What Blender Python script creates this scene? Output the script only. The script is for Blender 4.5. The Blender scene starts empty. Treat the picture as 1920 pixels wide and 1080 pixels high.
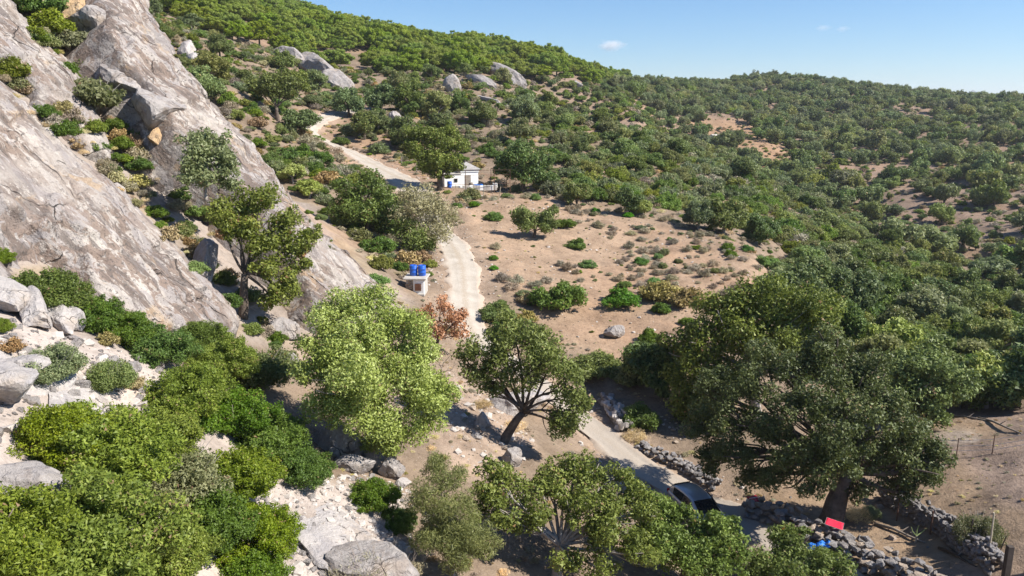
import bpy, bmesh, math, random
import numpy as np
from mathutils import Vector, Matrix

# ------------------------------------------------------------------ camera, sky, sun, exposure
F = 1478.0                      # focal length in photo pixels (1920 wide)
PITCH = math.radians(13.0)
CZ = 20.0                       # camera height; the track by the car is near z = 1
CP, SP = math.cos(PITCH), math.sin(PITCH)
sc = bpy.context.scene
C = sc.collection
cam_d = bpy.data.cameras.new('camera')
cam_d.sensor_width = 36.0
cam_d.lens = 36.0 * F / 1920.0
cam_d.clip_start = 0.1
cam_d.clip_end = 30000
cam = bpy.data.objects.new('camera', cam_d)
cam.location = (0, 0, CZ)
cam.rotation_euler = (math.pi / 2 - PITCH, 0, 0)
C.objects.link(cam)
sc.camera = cam

SUN_AZ = math.radians(103)       # from +Y towards +X
SUN_EL = math.radians(43)
world = bpy.data.worlds.new('World')
sc.world = world
world.use_nodes = True
wn = world.node_tree
wn.nodes.clear()
sky = wn.nodes.new('ShaderNodeTexSky')
sky.sky_type = 'NISHITA'
sky.sun_disc = False
sky.sun_elevation = SUN_EL
sky.sun_rotation = SUN_AZ
sky.altitude = 0
sky.air_density = 1.0
sky.dust_density = 0.0
sky.ozone_density = 10.0
bg = wn.nodes.new('ShaderNodeBackground')
bg.inputs['Strength'].default_value = 0.074
wo = wn.nodes.new('ShaderNodeOutputWorld')
wn.links.new(sky.outputs[0], bg.inputs[0])
wn.links.new(bg.outputs[0], wo.inputs[0])

sun_d = bpy.data.lights.new('sun', 'SUN')
sun_d.energy = 4.6
sun_d.angle = math.radians(0.53)
sun_d.color = (1.0, 0.945, 0.86)
sun = bpy.data.objects.new('sun', sun_d)
to_sun = Vector((math.sin(SUN_AZ) * math.cos(SUN_EL), math.cos(SUN_AZ) * math.cos(SUN_EL), math.sin(SUN_EL)))
sun.rotation_euler = to_sun.to_track_quat('Z', 'Y').to_euler()
C.objects.link(sun)

sc.view_settings.view_transform = 'Standard'
sc.view_settings.look = 'None'
sc.view_settings.exposure = 0.98
sc.view_settings.gamma = 1.0
sc.view_settings.use_curve_mapping = False
sc.render.engine = 'CYCLES'
sc.cycles.max_bounces = 6
sc.cycles.diffuse_bounces = 3
sc.cycles.glossy_bounces = 2
sc.cycles.transmission_bounces = 3
sc.cycles.transparent_max_bounces = 8
sc.cycles.volume_bounces = 3
sc.cycles.caustics_reflective = False
sc.cycles.caustics_refractive = False
sc.cycles.use_denoising = True
sc.cycles.denoiser = 'OPENIMAGEDENOISE'
sc.cycles.denoising_input_passes = 'RGB_ALBEDO_NORMAL'
sc.cycles.denoising_prefilter = 'ACCURATE'
sc.cycles.sample_clamp_indirect = 4.0

# ------------------------------------------------------------------ helpers: noise, projection
RNG = np.random.default_rng(7)
random.seed(7)

def _hash(ix, iy, iz, seed):
    h = (ix.astype(np.uint64) * np.uint64(374761393) + iy.astype(np.uint64) * np.uint64(668265263)
         + iz.astype(np.uint64) * np.uint64(2147483647) + np.uint64(seed * 1274126177 + 12345)) & np.uint64(0xFFFFFFFF)
    h = ((h ^ (h >> np.uint64(13))) * np.uint64(1274126177)) & np.uint64(0xFFFFFFFF)
    h = ((h ^ (h >> np.uint64(16))) * np.uint64(2246822519)) & np.uint64(0xFFFFFFFF)
    h = h ^ (h >> np.uint64(15))
    return h.astype(np.float64) / 4294967295.0 * 2 - 1

def noise3(p, seed=0):
    p = np.asarray(p, float)
    i = np.floor(p).astype(np.int64)
    f = p - i
    f = f * f * f * (f * (f * 6 - 15) + 10)
    i = i + 100000
    r = 0
    for dx in (0, 1):
        wx = f[:, 0] if dx else 1 - f[:, 0]
        for dy in (0, 1):
            wy = f[:, 1] if dy else 1 - f[:, 1]
            for dz in (0, 1):
                wz = f[:, 2] if dz else 1 - f[:, 2]
                r = r + wx * wy * wz * _hash(i[:, 0] + dx, i[:, 1] + dy, i[:, 2] + dz, seed)
    return r

def fbm(p, scale, octaves=3, seed=0, gain=0.5):
    p = np.asarray(p, float) / scale
    a, t, r = 1.0, 0.0, 0
    for k in range(octaves):
        r = r + a * noise3(p * (2.03 ** k) + 17.3 * k, seed + k)
        t += a
        a *= gain
    return r / t

def ray(px, py):                     # direction of a photo pixel (world)
    x = (px - 960.0) / F
    u = (540.0 - py) / F
    return np.array([x, CP + u * SP, u * CP - SP])

def P(px, py, r):                    # point of that pixel at horizontal distance r from the camera
    d = ray(px, py)
    t = r / math.hypot(d[0], d[1])
    return np.array([0, 0, CZ]) + d * t

def project(p):                      # world -> photo pixel, depth
    p = np.atleast_2d(p)
    x, y, z = p[:, 0], p[:, 1], p[:, 2] - CZ
    dep = y * CP - z * SP
    up = y * SP + z * CP
    dep = np.where(np.abs(dep) < 1e-3, 1e-3, dep)
    return 960 + F * x / dep, 540 - F * up / dep, dep

def inpoly(x, y, poly):
    inside = np.zeros(np.shape(x), bool)
    n = len(poly)
    for i in range(n):
        x1, y1 = poly[i]
        x2, y2 = poly[(i + 1) % n]
        if y1 == y2:
            continue
        c = ((y1 > y) != (y2 > y)) & (x < (x2 - x1) * (y - y1) / (y2 - y1) + x1)
        inside ^= c
    return inside

def polydist(x, y, poly, closed=True):
    d = np.full(np.shape(x), 1e9)
    n = len(poly)
    for i in range(n if closed else n - 1):
        x1, y1 = poly[i]
        x2, y2 = poly[(i + 1) % n]
        vx, vy = x2 - x1, y2 - y1
        t = np.clip(((x - x1) * vx + (y - y1) * vy) / (vx * vx + vy * vy + 1e-9), 0, 1)
        d = np.minimum(d, np.hypot(x - x1 - t * vx, y - y1 - t * vy))
    return d

# ------------------------------------------------------------------ terrain field
SN = np.array([0.69, -0.12, 0.71]); SN = SN / np.linalg.norm(SN)      # normal of the big granite slabs
def on_slab(px, py, c):
    d = ray(px, py)
    t = c / float(SN @ d)
    return np.array([0, 0, CZ]) + d * t

ctrl = [  # photo pixel and horizontal distance of ground that the photograph shows
 # near left scree and shrub slope
 (-250,1060,15),(30,1060,18.5),(300,1070,21),(480,1060,23),(620,980,25),(540,930,26.6),(720,1070,23.5),(60,900,21.5),(-200,800,22),
 (0,740,25.5),(60,640,28.5),(280,690,30),(200,800,26),(420,800,28.5),(600,800,32.5),(0,490,36.0),(150,560,35.5),
 (300,620,36.5),(440,615,39.5),(540,660,40),(-250,520,34),(560,570,45),(620,540,49),(650,640,42),
 # centre foreground
 (700,890,30),(760,1075,24.5),(860,800,35.5),(900,750,39.5),(960,850,34.5),(945,820,36),(1000,900,32.5),(820,690,43),
 (1000,1060,27),(1200,1070,28.5),(1435,1000,34),(1290,935,36.8),(1180,860,39.5),(1100,800,43),(1090,740,46.5),(1250,800,43.5),
 (900,640,51.5),(870,560,58),(860,500,64.5),(850,455,71.5),(780,545,57.5),(740,560,54),(700,480,63),
 (750,338,99),(690,305,109),(620,270,122),(580,240,130),(640,213,143),(800,345,97),
 # field
 (1000,400,85),(1150,430,82),(1300,500,71),(1100,550,62),(1050,620,54.5),(1200,640,54),(1400,530,67),(1430,470,78),(880,350,97),
 (950,480,69),(1170,740,47),(1330,640,53),(1380,800,44.5),(1050,350,98),
 # bottom right
 (1555,985,35.5),(1700,1000,34.8),(1800,1060,32.4),(1880,820,46.5),(1800,775,51),(1850,920,39.5),(1600,700,59),(1680,900,41),
 (2100,1000,34),(2100,800,47),(1920,770,51.5),(1500,850,42),
 # hillside above hut
 (620,400,76),(560,330,86),(660,460,66),(900,260,127),(850,205,150),(720,215,141),(950,150,210),(1000,112,280),
 (600,82,255),(380,50,215),(480,100,170),(500,180,127),(520,228,112),(640,160,180),(800,120,255),(420,160,112),(450,260,96),
 (330,60,150),(560,290,98),
 # skyline of the pine hill and the saddle
 (200,-95,290),(360,-32,320),(520,18,345),(700,68,390),(900,99,420),(1130,149,440),(1240,160,510),(1060,140,330),
 # spur falling to the right
 (1100,330,115),(1250,380,106),(1400,430,100),(1480,440,112),(1290,277,165),(1350,322,146),(1420,368,132),(1550,470,118),(1600,525,106),
 (1700,600,88),(1900,650,78),(1150,240,175),(1060,230,160),(1200,190,260),(1100,170,260),(1260,240,210),(1800,620,86),(2100,640,78),
 (1480,560,80),(1600,600,76),
 # far right hillside
 (1900,575,122),(1750,490,150),(1680,430,180),(1560,370,225),(1500,330,250),(1420,262,300),(1360,240,330),(1900,450,172),(1900,350,232),
 (1700,350,235),(1900,255,340),(1700,255,345),(1500,225,400),(1350,200,420),
 (1450,142,560),(1560,155,550),(1250,163,530),(1700,178,530),(1920,197,490),(2150,205,470),(2150,350,230),(2150,500,150),(2300,620,100),
]
pts = []
for px, py, r in ctrl:
    p = P(px, py, r)
    pts.append(p)
# rock hill behind the slabs (just below their faces)
for px, py, c in [(-300,100,-23.5),(-100,300,-22),(60,330,-22),(150,450,-22),(330,520,-22),(-60,60,-23.6),(100,60,-23.6),(200,250,-23.4),(300,330,-23.4),
                  (400,430,-23.2),(300,180,-23.2),(400,240,-23.2),(500,330,-23),(600,450,-22.6),(200,60,-23.6),(150,-80,-24),(-150,-120,-25),(-400,-150,-26)]:
    pts.append(on_slab(px, py, c))
# ground the photograph hides: behind the slab crest, valley behind the spur, beyond the skylines
for x, y, z in [(-40,100,18),(-34,84,17),(-24,75,11),(-60,120,28),(-110,140,44),(-160,200,62),(-60,60,28),(-90,60,45),(-60,20,20),(-30,10,9),
                (20,230,2),(55,270,-2),(50,235,1),(35,200,5),(62,210,0),(70,180,-4),(60,158,0),(80,150,-6),
                (0,8,4),(-15,6,8),(15,10,2),(40,10,-1),(80,20,-6),(120,60,-10),(0,18,3.2),(12,22,1.5),(25,26,0),
                (-250,300,70),(-150,700,40),(0,800,20),(200,900,10),(400,800,0),(600,500,-5),(400,250,-10),(250,120,-14),(-400,500,50),
                (-800,2200,-120),(0,2400,-120),(900,2200,-120),(1500,1500,-120),(1500,500,-80),(-1200,1200,-60)]:
    pts.append(np.array([x, y, z], float))
pts = np.array(pts)
R_ = np.hypot(pts[:, 0], pts[:, 1])
KU = 2.2
ctl_u = np.arctan2(pts[:, 0], pts[:, 1]) * KU
ctl_v = np.log(R_)
ctl_w = (pts[:, 2] - CZ) / R_
A = np.hypot(ctl_u[:, None] - ctl_u[None], ctl_v[:, None] - ctl_v[None])
N = len(pts)
M = np.zeros((N + 3, N + 3))
M[:N, :N] = A - np.eye(N) * 0.004
M[:N, N:] = np.c_[np.ones(N), ctl_u, ctl_v]
M[N:, :N] = M[:N, N:].T
coef = np.linalg.solve(M, np.r_[ctl_w, 0, 0, 0])

TH0, TH1, NTH = math.radians(-62), math.radians(62), 440
V0, V1, NV = math.log(5.0), math.log(2600.0), 620
gth = np.linspace(TH0, TH1, NTH)
gv = np.linspace(V0, V1, NV)
W = np.zeros((NV, NTH))
for j in range(NV):
    d = np.hypot(gth[:, None] * KU - ctl_u[None], gv[j] - ctl_v[None])
    W[j] = d @ coef[:N] + coef[N] + coef[N + 1] * gth * KU + coef[N + 2] * gv[j]
def blur(a, n, ax):
    k = np.hanning(2 * n + 3)[1:-1]; k /= k.sum()
    pad = [(0, 0), (0, 0)]; pad[ax] = (n, n)
    b = np.pad(a, pad, mode='edge')
    out = 0
    for i, w in enumerate(k):
        sl = [slice(None), slice(None)]
        sl[ax] = slice(i, i + a.shape[ax])
        out = out + w * b[tuple(sl)]
    return out
W = blur(blur(W, 8, 0), 6, 1)
ZG = CZ + np.exp(gv)[:, None] * W

def h0(x, y):                       # smooth ground height
    x = np.asarray(x, float); y = np.asarray(y, float)
    th = np.clip((np.arctan2(x, y) - TH0) / (TH1 - TH0) * (NTH - 1), 0, NTH - 1.001)
    v = np.clip((np.log(np.maximum(np.hypot(x, y), 5.0)) - V0) / (V1 - V0) * (NV - 1), 0, NV - 1.001)
    i = th.astype(int); j = v.astype(int)
    a = th - i; b = v - j
    return (ZG[j, i] * (1 - a) * (1 - b) + ZG[j, i + 1] * a * (1 - b) + ZG[j + 1, i] * (1 - a) * b + ZG[j + 1, i + 1] * a * b)

def g0(px, py, rmin=6.0, rmax=1500.0):    # where the pixel's ray meets the smooth ground
    d = ray(px, py)
    hd = math.hypot(d[0], d[1])
    rs = np.exp(np.linspace(math.log(rmin), math.log(rmax), 4000))
    t = rs / hd
    zz = CZ + d[2] * t
    below = zz <= h0(d[0] * t, d[1] * t)
    if not below.any():
        k = len(rs) - 1
    else:
        k = int(np.argmax(below))
    return np.array([d[0] * t[k], d[1] * t[k], zz[k]])

# the dirt track, by its centre line
road_a = [g0(*q) for q in [(1700,1180),(1500,1040),(1435,1000),(1370,968),(1290,932),(1190,868),(1110,805),(1060,760),(985,700),(900,640),(876,590),(870,545),(866,500),(848,462),(818,425),(790,380),(765,345),(715,318),(655,285),(606,262),(580,243),(592,228),(640,213),(700,203)]]
road_w = [2.4,2.4,2.4,2.5,2.5,2.3,2.3,2.2,2.1,2.3,2.5,2.7,2.95,2.95,3.0,3.3,4.6,4.0,2.8,2.7,2.7,2.6,2.6,2.6]
def catmull(pts_, n=10):
    pts_ = [np.asarray(p, float) for p in pts_]
    out = []
    for i in range(len(pts_) - 1):
        p0 = pts_[max(i - 1, 0)]; p1 = pts_[i]; p2 = pts_[i + 1]; p3 = pts_[min(i + 2, len(pts_) - 1)]
        for k in range(n):
            t = k / n
            out.append(0.5 * ((2 * p1) + (-p0 + p2) * t + (2 * p0 - 5 * p1 + 4 * p2 - p3) * t * t + (-p0 + 3 * p1 - 3 * p2 + p3) * t ** 3))
    out.append(pts_[-1])
    return np.array(out)
road_line = catmull([np.r_[p[:2], w] for p, w in zip(road_a, road_w)], 12)
rl_xy = road_line[:, :2]
def road_dist(x, y):
    d = np.full(np.shape(x), 1e9); w = np.zeros(np.shape(x))
    for i in range(0, len(rl_xy)):
        e = np.hypot(x - rl_xy[i, 0], y - rl_xy[i, 1])
        m = e < d
        d = np.where(m, e, d); w = np.where(m, road_line[i, 2], w)
    return d - w / 2

def h(x, y, fine=True):            # ground height with its bumps
    x = np.atleast_1d(np.asarray(x, float)); y = np.atleast_1d(np.asarray(y, float))
    r = np.hypot(x, y)
    q = np.c_[x, y, np.zeros_like(x)]
    far = np.clip((r - 25) / 120, 0.0, 1)
    n = fbm(q, 9.0, 4, 3) * (0.45 + 1.2 * far) + fbm(q, 45.0, 2, 5) * 2.2 * far * np.clip((r - 90) / 100, 0, 1)
    if fine:
        n = n + fbm(q, 1.3, 3, 9) * 0.13
    k = np.ones_like(r)
    m = (r < 170)
    if m.any():
        rd = road_dist(x[m], y[m])
        k[m] = np.clip((rd - 0.2) / 3.0, 0, 1)
    return h0(x, y) + n * k

def ground(x, y):
    return float(h(x, y)[0])

def g(px, py, rmin=8.0, rmax=900.0):
    d = ray(px, py)
    hd = math.hypot(d[0], d[1])
    rs = np.exp(np.linspace(math.log(rmin), math.log(rmax), 1600))
    t = rs / hd
    zz = CZ + d[2] * t
    below = zz <= h(d[0] * t, d[1] * t)
    k = int(np.argmax(below)) if below.any() else len(rs) - 1
    return np.array([d[0] * t[k], d[1] * t[k], zz[k]])

# ------------------------------------------------------------------ materials
MATS = {}
class NT:
    def __init__(s, name):
        s.m = bpy.data.materials.new(name); s.m.use_nodes = True
        s.t = s.m.node_tree; s.t.nodes.clear()
        s.out = s.n('ShaderNodeOutputMaterial')
    def n(s, typ, **kw):
        o = s.t.nodes.new(typ)
        for k, v in kw.items():
            setattr(o, k, v)
        return o
    def l(s, a, b): s.t.links.new(a, b)
    def noise(s, vec, scale, detail=4, rough=0.55, dist=0.0):
        o = s.n('ShaderNodeTexNoise'); o.inputs['Scale'].default_value = scale; o.inputs['Detail'].default_value = detail
        o.inputs['Roughness'].default_value = rough; o.inputs['Distortion'].default_value = dist
        if vec is not None: s.l(vec, o.inputs['Vector'])
        return o.outputs['Fac']
    def ramp(s, fac, stops):
        o = s.n('ShaderNodeValToRGB'); e = o.color_ramp.elements
        while len(e) < len(stops): e.new(0.5)
        for k, (p, c) in enumerate(stops):
            e[k].position = p; e[k].color = (*c, 1) if len(c) == 3 else c
        s.l(fac, o.inputs[0])
        return o.outputs[0]
    def mix(s, fac, a, b, mode='MIX'):
        o = s.n('ShaderNodeMix', data_type='RGBA', blend_type=mode)
        for sock, v in ((o.inputs[0], fac), (o.inputs[6], a), (o.inputs[7], b)):
            if isinstance(v, (int, float)): sock.default_value = v
            elif isinstance(v, tuple): sock.default_value = (*v, 1)
            else: s.l(v, sock)
        return o.outputs[2]
    def math(s, op, a, b=0.0, clamp=False):
        o = s.n('ShaderNodeMath', operation=op, use_clamp=clamp)
        for sock, v in ((o.inputs[0], a), (o.inputs[1], b)):
            if isinstance(v, (int, float)): sock.default_value = v
            else: s.l(v, sock)
        return o.outputs[0]
    def vmul(s, vec, v):
        o = s.n('ShaderNodeVectorMath', operation='MULTIPLY'); s.l(vec, o.inputs[0]); o.inputs[1].default_value = v
        return o.outputs[0]
    def attr(s, name, kind='GEOMETRY'):
        return s.n('ShaderNodeAttribute', attribute_name=name, attribute_type=kind)
    def bump(s, height, strength, dist):
        o = s.n('ShaderNodeBump'); o.inputs['Strength'].default_value = strength; o.inputs['Distance'].default_value = dist
        s.l(height, o.inputs['Height'])
        return o.outputs[0]
    def surf(s, color, rough=0.9, normal=None, metallic=0.0, spec=0.3, coat=0.0):
        b = s.n('ShaderNodeBsdfPrincipled')
        if isinstance(color, tuple): b.inputs['Base Color'].default_value = (*color, 1)
        else: s.l(color, b.inputs['Base Color'])
        if isinstance(rough, (int, float)): b.inputs['Roughness'].default_value = rough
        else: s.l(rough, b.inputs['Roughness'])
        b.inputs['Metallic'].default_value = metallic
        b.inputs['Specular IOR Level'].default_value = spec
        b.inputs['Coat Weight'].default_value = coat
        if normal is not None: s.l(normal, b.inputs['Normal'])
        s.l(b.outputs[0], s.out.inputs[0])
        return b
    def objvec(s): return s.n('ShaderNodeTexCoord').outputs['Object']
    def pos(s): return s.n('ShaderNodeNewGeometry').outputs['Position']

def mat_plain(name, color, rough=0.7, var=0.25, scale=6.0, metallic=0.0, spec=0.3, bump=0.0, coat=0.0):
    n = NT(name); v = n.objvec()
    f = n.noise(v, scale, 5, 0.65)
    dark = tuple(c * (1 - var) for c in color); lite = tuple(min(1, c * (1 + var)) for c in color)
    c = n.ramp(f, [(0.3, dark), (0.7, lite)])
    nm = n.bump(n.noise(v, scale * 4, 4), 0.6, bump) if bump else None
    n.surf(c, rough, nm, metallic, spec, coat)
    return n.m

def mat_ground():
    n = NT('soil'); v = n.pos()
    col = n.mix(1.0, n.attr('soil').outputs['Color'], (0.86, 0.84, 0.83), 'MULTIPLY')
    a = n.noise(v, 0.35, 4, 0.62)
    b = n.noise(v, 3.0, 5, 0.7)
    c = n.noise(v, 14.0, 2, 0.7)
    k = n.ramp(a, [(0.32, (0.72, 0.70, 0.68)), (0.55, (1, 1, 1)), (0.72, (1.18, 1.12, 1.08))])
    col = n.mix(1.0, col, k, 'MULTIPLY')
    k2 = n.ramp(b, [(0.30, (0.62, 0.60, 0.58)), (0.52, (1, 1, 1)), (0.75, (1.15, 1.14, 1.12))])
    col = n.mix(0.8, col, k2, 'MULTIPLY')
    peb = n.n('ShaderNodeTexVoronoi'); peb.inputs['Scale'].default_value = 7.0
    n.l(v, peb.inputs['Vector'])
    pk = n.ramp(peb.outputs['Distance'], [(0.10, (1, 1, 1)), (0.24, (0, 0, 0))])
    gate = n.ramp(n.noise(v, 0.8, 3), [(0.50, (0, 0, 0)), (0.62, (0.6, 0.6, 0.6))])
    st = n.math('MULTIPLY', pk, gate)
    col = n.mix(st, col, n.mix(0.6, col, (0.60, 0.53, 0.47)))
    hgt = n.math('ADD', n.math('MULTIPLY', b, 0.7), n.math('MULTIPLY', c, 0.3))
    n.surf(col, 0.95, n.bump(hgt, 0.9, 0.12), spec=0.15)
    return n.m

def mat_road():
    n = NT('pale_dirt'); v = n.pos()
    at = n.attr('across').outputs['Fac']
    a = n.noise(v, 0.7, 5, 0.6); b = n.noise(v, 5.0, 5, 0.7); c = n.noise(v, 22, 3)
    col = n.ramp(a, [(0.25, (0.32, 0.275, 0.225)), (0.5, (0.40, 0.355, 0.30)), (0.75, (0.47, 0.425, 0.37))])
    edge = n.ramp(n.math('ADD', at, n.math('MULTIPLY', n.math('SUBTRACT', b, 0.5), 0.5)), [(0.62, (0, 0, 0)), (0.98, (1, 1, 1))])
    col = n.mix(edge, col, (0.44, 0.34, 0.26))
    mid = n.ramp(n.math('ADD', at, n.math('MULTIPLY', n.math('SUBTRACT', b, 0.5), 0.7)), [(0.02, (1, 1, 1)), (0.22, (0, 0, 0))])
    col = n.mix(n.math('MULTIPLY', mid, 0.7), col, (0.34, 0.28, 0.215))
    low = n.attr('lower').outputs['Fac']  # lower stretch: browner soil, with the trees' shade put into its colour
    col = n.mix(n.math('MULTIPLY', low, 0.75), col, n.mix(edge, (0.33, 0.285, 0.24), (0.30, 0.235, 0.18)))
    col = n.mix(0.5, col, n.ramp(c, [(0.3, (0.75, 0.74, 0.72)), (0.6, (1.05, 1.05, 1.05))]), 'MULTIPLY')
    n.surf(col, 0.95, n.bump(b, 0.6, 0.05), spec=0.15)
    return n.m

def mat_rock(name, ab=False, base=(0.365, 0.322, 0.295), stain=(0.19, 0.14, 0.105), amount=0.5, scale=1.0, warm=0.25, lichen=0.3):
    n = NT(name)
    v = n.attr('ab').outputs['Vector'] if ab else n.objvec()
    vs = n.vmul(v, (0.36 * scale, 1.0 * scale, 0.6 * scale)) if ab else n.vmul(v, (scale, scale, scale * 0.6))
    vv = n.vmul(v, (scale, scale, scale))
    s1 = n.noise(vs, 0.75, 5, 0.56, 0.9)
    s2 = n.noise(vs, 2.6, 4, 0.58, 0.8)
    big = n.noise(vv, 0.16, 4, 0.55, 0.3)
    fine = n.noise(vv, 7.0, 6, 0.75)
    grain = n.noise(vv, 9.0, 4, 0.8)
    pat = n.noise(vv, 0.6, 7, 0.65, 0.8)
    col = n.ramp(big, [(0.32, tuple(c * x for c, x in zip(base, (0.80, 0.82, 0.88)))), (0.5, base), (0.68, tuple(min(1, c * 1.16) for c in base))])
    grey = n.ramp(pat, [(0.48, (0, 0, 0)), (0.60, (0.7, 0.7, 0.7))])
    col = n.mix(grey, col, tuple(c * x for c, x in zip(base, (0.72, 0.75, 0.83))))
    m = n.math('ADD', n.math('MULTIPLY', s1, 0.62), n.math('MULTIPLY', s2, 0.38))
    zone = n.ramp(n.noise(vv, 0.13, 3, 0.6, 0.5), [(0.36, (0.25, 0.25, 0.25)), (0.58, (1, 1, 1))])
    st = n.math('MULTIPLY', n.ramp(m, [(0.50 - 0.05 * amount, (0, 0, 0)), (0.545, (min(1.0, amount * 1.35),) * 3)]), zone)
    col = n.mix(st, col, stain)
    if ab:
        cr = n.attr('crest').outputs['Fac']
        f2 = n.noise(n.vmul(v, (0.45, 1.6, 1.0)), 2.6, 4, 0.6, 0.7)
        st2 = n.ramp(n.math('ADD', f2, n.math('MULTIPLY', cr, 0.16)), [(0.53, (0, 0, 0)), (0.60, (0.75, 0.75, 0.75))])
        col = n.mix(st2, col, (0.155, 0.115, 0.095))
    wm = n.ramp(n.noise(vv, 0.33, 5, 0.6), [(0.56, (0, 0, 0)), (0.68, (warm, warm, warm))])
    col = n.mix(wm, col, (0.52, 0.37, 0.22))
    lc = n.math('MULTIPLY', n.ramp(n.noise(vs, 1.9, 5, 0.6, 1.0), [(0.56, (0, 0, 0)), (0.61, (lichen, lichen, lichen))]), zone)
    col = n.mix(lc, col, (0.15, 0.14, 0.13))
    wh = n.ramp(n.noise(vs, 2.2, 4, 0.6), [(0.57, (0, 0, 0)), (0.72, (0.45, 0.45, 0.45))])
    col = n.mix(wh, col, (0.56, 0.52, 0.485))
    vor = n.n('ShaderNodeTexVoronoi', feature='DISTANCE_TO_EDGE'); vor.inputs['Scale'].default_value = 0.55
    dv = n.n('ShaderNodeVectorMath', operation='ADD'); n.l(vs, dv.inputs[0])
    nn = n.n('ShaderNodeTexNoise'); nn.inputs['Scale'].default_value = 1.4; nn.inputs['Detail'].default_value = 5; n.l(vv, nn.inputs['Vector'])
    n.l(nn.outputs['Color'], dv.inputs[1]); n.l(dv.outputs[0], vor.inputs['Vector'])
    ck = n.ramp(vor.outputs['Distance'], [(0.004, (1, 1, 1)), (0.016, (0, 0, 0))])
    ckg = n.math('MULTIPLY', ck, n.ramp(n.noise(vv, 0.4, 3), [(0.5, (0, 0, 0)), (0.62, (0.8, 0.8, 0.8))]))
    col = n.mix(ckg, col, (0.12, 0.10, 0.09))
    col = n.mix(0.45, col, n.ramp(grain, [(0.3, (0.66, 0.66, 0.66)), (0.62, (1.1, 1.1, 1.1))]), 'MULTIPLY')
    hg = n.math('ADD', n.math('ADD', n.math('MULTIPLY', s2, 0.8), n.math('MULTIPLY', fine, 0.5)), n.math('MULTIPLY', ckg, -0.5))
    n.surf(col, 0.88, n.bump(hg, 1.0, 0.20 / scale), spec=0.25)
    return n.m

def mat_slab():
    n = NT('granite_slab'); v = n.attr('ab').outputs['Vector']; cr = n.attr('crest').outputs['Fac']
    va = n.vmul(v, (0.42, 1.0, 0.8)); vb = n.vmul(v, (0.16, 1.0, 0.6))
    big = n.noise(v, 0.14, 4, 0.6, 0.6)
    col = n.ramp(big, [(0.34, (0.26, 0.235, 0.222)), (0.47, (0.34, 0.302, 0.272)), (0.62, (0.43, 0.385, 0.342))])
    zone = n.ramp(n.math('ADD', n.noise(v, 0.2, 4, 0.6, 0.5), n.math('MULTIPLY', cr, 0.10)), [(0.40, (0.15, 0.15, 0.15)), (0.56, (1, 1, 1))])
    mauve = n.ramp(n.noise(va, 0.9, 6, 0.62, 0.5), [(0.50, (0, 0, 0)), (0.545, (0.6, 0.6, 0.6))])
    col = n.mix(mauve, col, (0.255, 0.228, 0.225))
    brown = n.math('MULTIPLY', n.ramp(n.noise(va, 1.7, 7, 0.66, 0.7), [(0.485, (0, 0, 0)), (0.52, (0.85, 0.85, 0.85))]), zone)
    col = n.mix(brown, col, (0.205, 0.150, 0.118))
    run = n.math('MULTIPLY', n.ramp(n.noise(vb, 1.8, 5, 0.6, 0.4), [(0.525, (0, 0, 0)), (0.57, (0.75, 0.75, 0.75))]), zone)
    col = n.mix(run, col, (0.125, 0.100, 0.088))
    ochre = n.ramp(n.noise(v, 0.42, 6, 0.62, 0.6), [(0.60, (0, 0, 0)), (0.66, (0.45, 0.45, 0.45))])
    col = n.mix(ochre, col, (0.40, 0.275, 0.155))
    white = n.ramp(n.noise(va, 4.2, 5, 0.66, 0.4), [(0.59, (0, 0, 0)), (0.63, (0.55, 0.55, 0.55))])
    col = n.mix(white, col, (0.51, 0.465, 0.42))
    speck = n.math('MULTIPLY', n.ramp(n.noise(v, 6.5, 4, 0.66), [(0.575, (0, 0, 0)), (0.60, (0.8, 0.8, 0.8))]), zone)
    col = n.mix(speck, col, (0.10, 0.088, 0.080))
    cks = None
    for sc_, off, wd in (((0.10, 0.60, 0.3), 0.42, 0.0045), ((0.30, 0.40, 0.3), 0.7, 0.004)):
        vor = n.n('ShaderNodeTexVoronoi', feature='DISTANCE_TO_EDGE'); vor.inputs['Scale'].default_value = off
        nn = n.n('ShaderNodeTexNoise'); nn.inputs['Scale'].default_value = 0.9; nn.inputs['Detail'].default_value = 5; n.l(v, nn.inputs['Vector'])
        ad = n.n('ShaderNodeVectorMath', operation='ADD'); n.l(n.vmul(v, sc_), ad.inputs[0]); n.l(n.vmul(nn.outputs['Color'], (0.35, 0.35, 0.35)), ad.inputs[1])
        n.l(ad.outputs[0], vor.inputs['Vector'])
        ck = n.math('MULTIPLY', n.ramp(vor.outputs['Distance'], [(wd * 0.5, (1, 1, 1)), (wd * 1.6, (0, 0, 0))]), n.ramp(n.noise(v, 0.5 * off, 3), [(0.50, (0, 0, 0)), (0.58, (0.85, 0.85, 0.85))]))
        cks = ck if cks is None else n.math('MAXIMUM', cks, ck)
    col = n.mix(cks, col, (0.075, 0.062, 0.055))
    hg = n.math('ADD', n.math('ADD', n.math('MULTIPLY', n.noise(va, 2.2, 6, 0.66), 0.9), n.math('MULTIPLY', n.noise(v, 7.0, 4, 0.7), 0.35)), n.math('MULTIPLY', cks, -0.7))
    n.surf(col, 0.9, n.bump(hg, 1.0, 0.22), spec=0.2)
    return n.m

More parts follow.
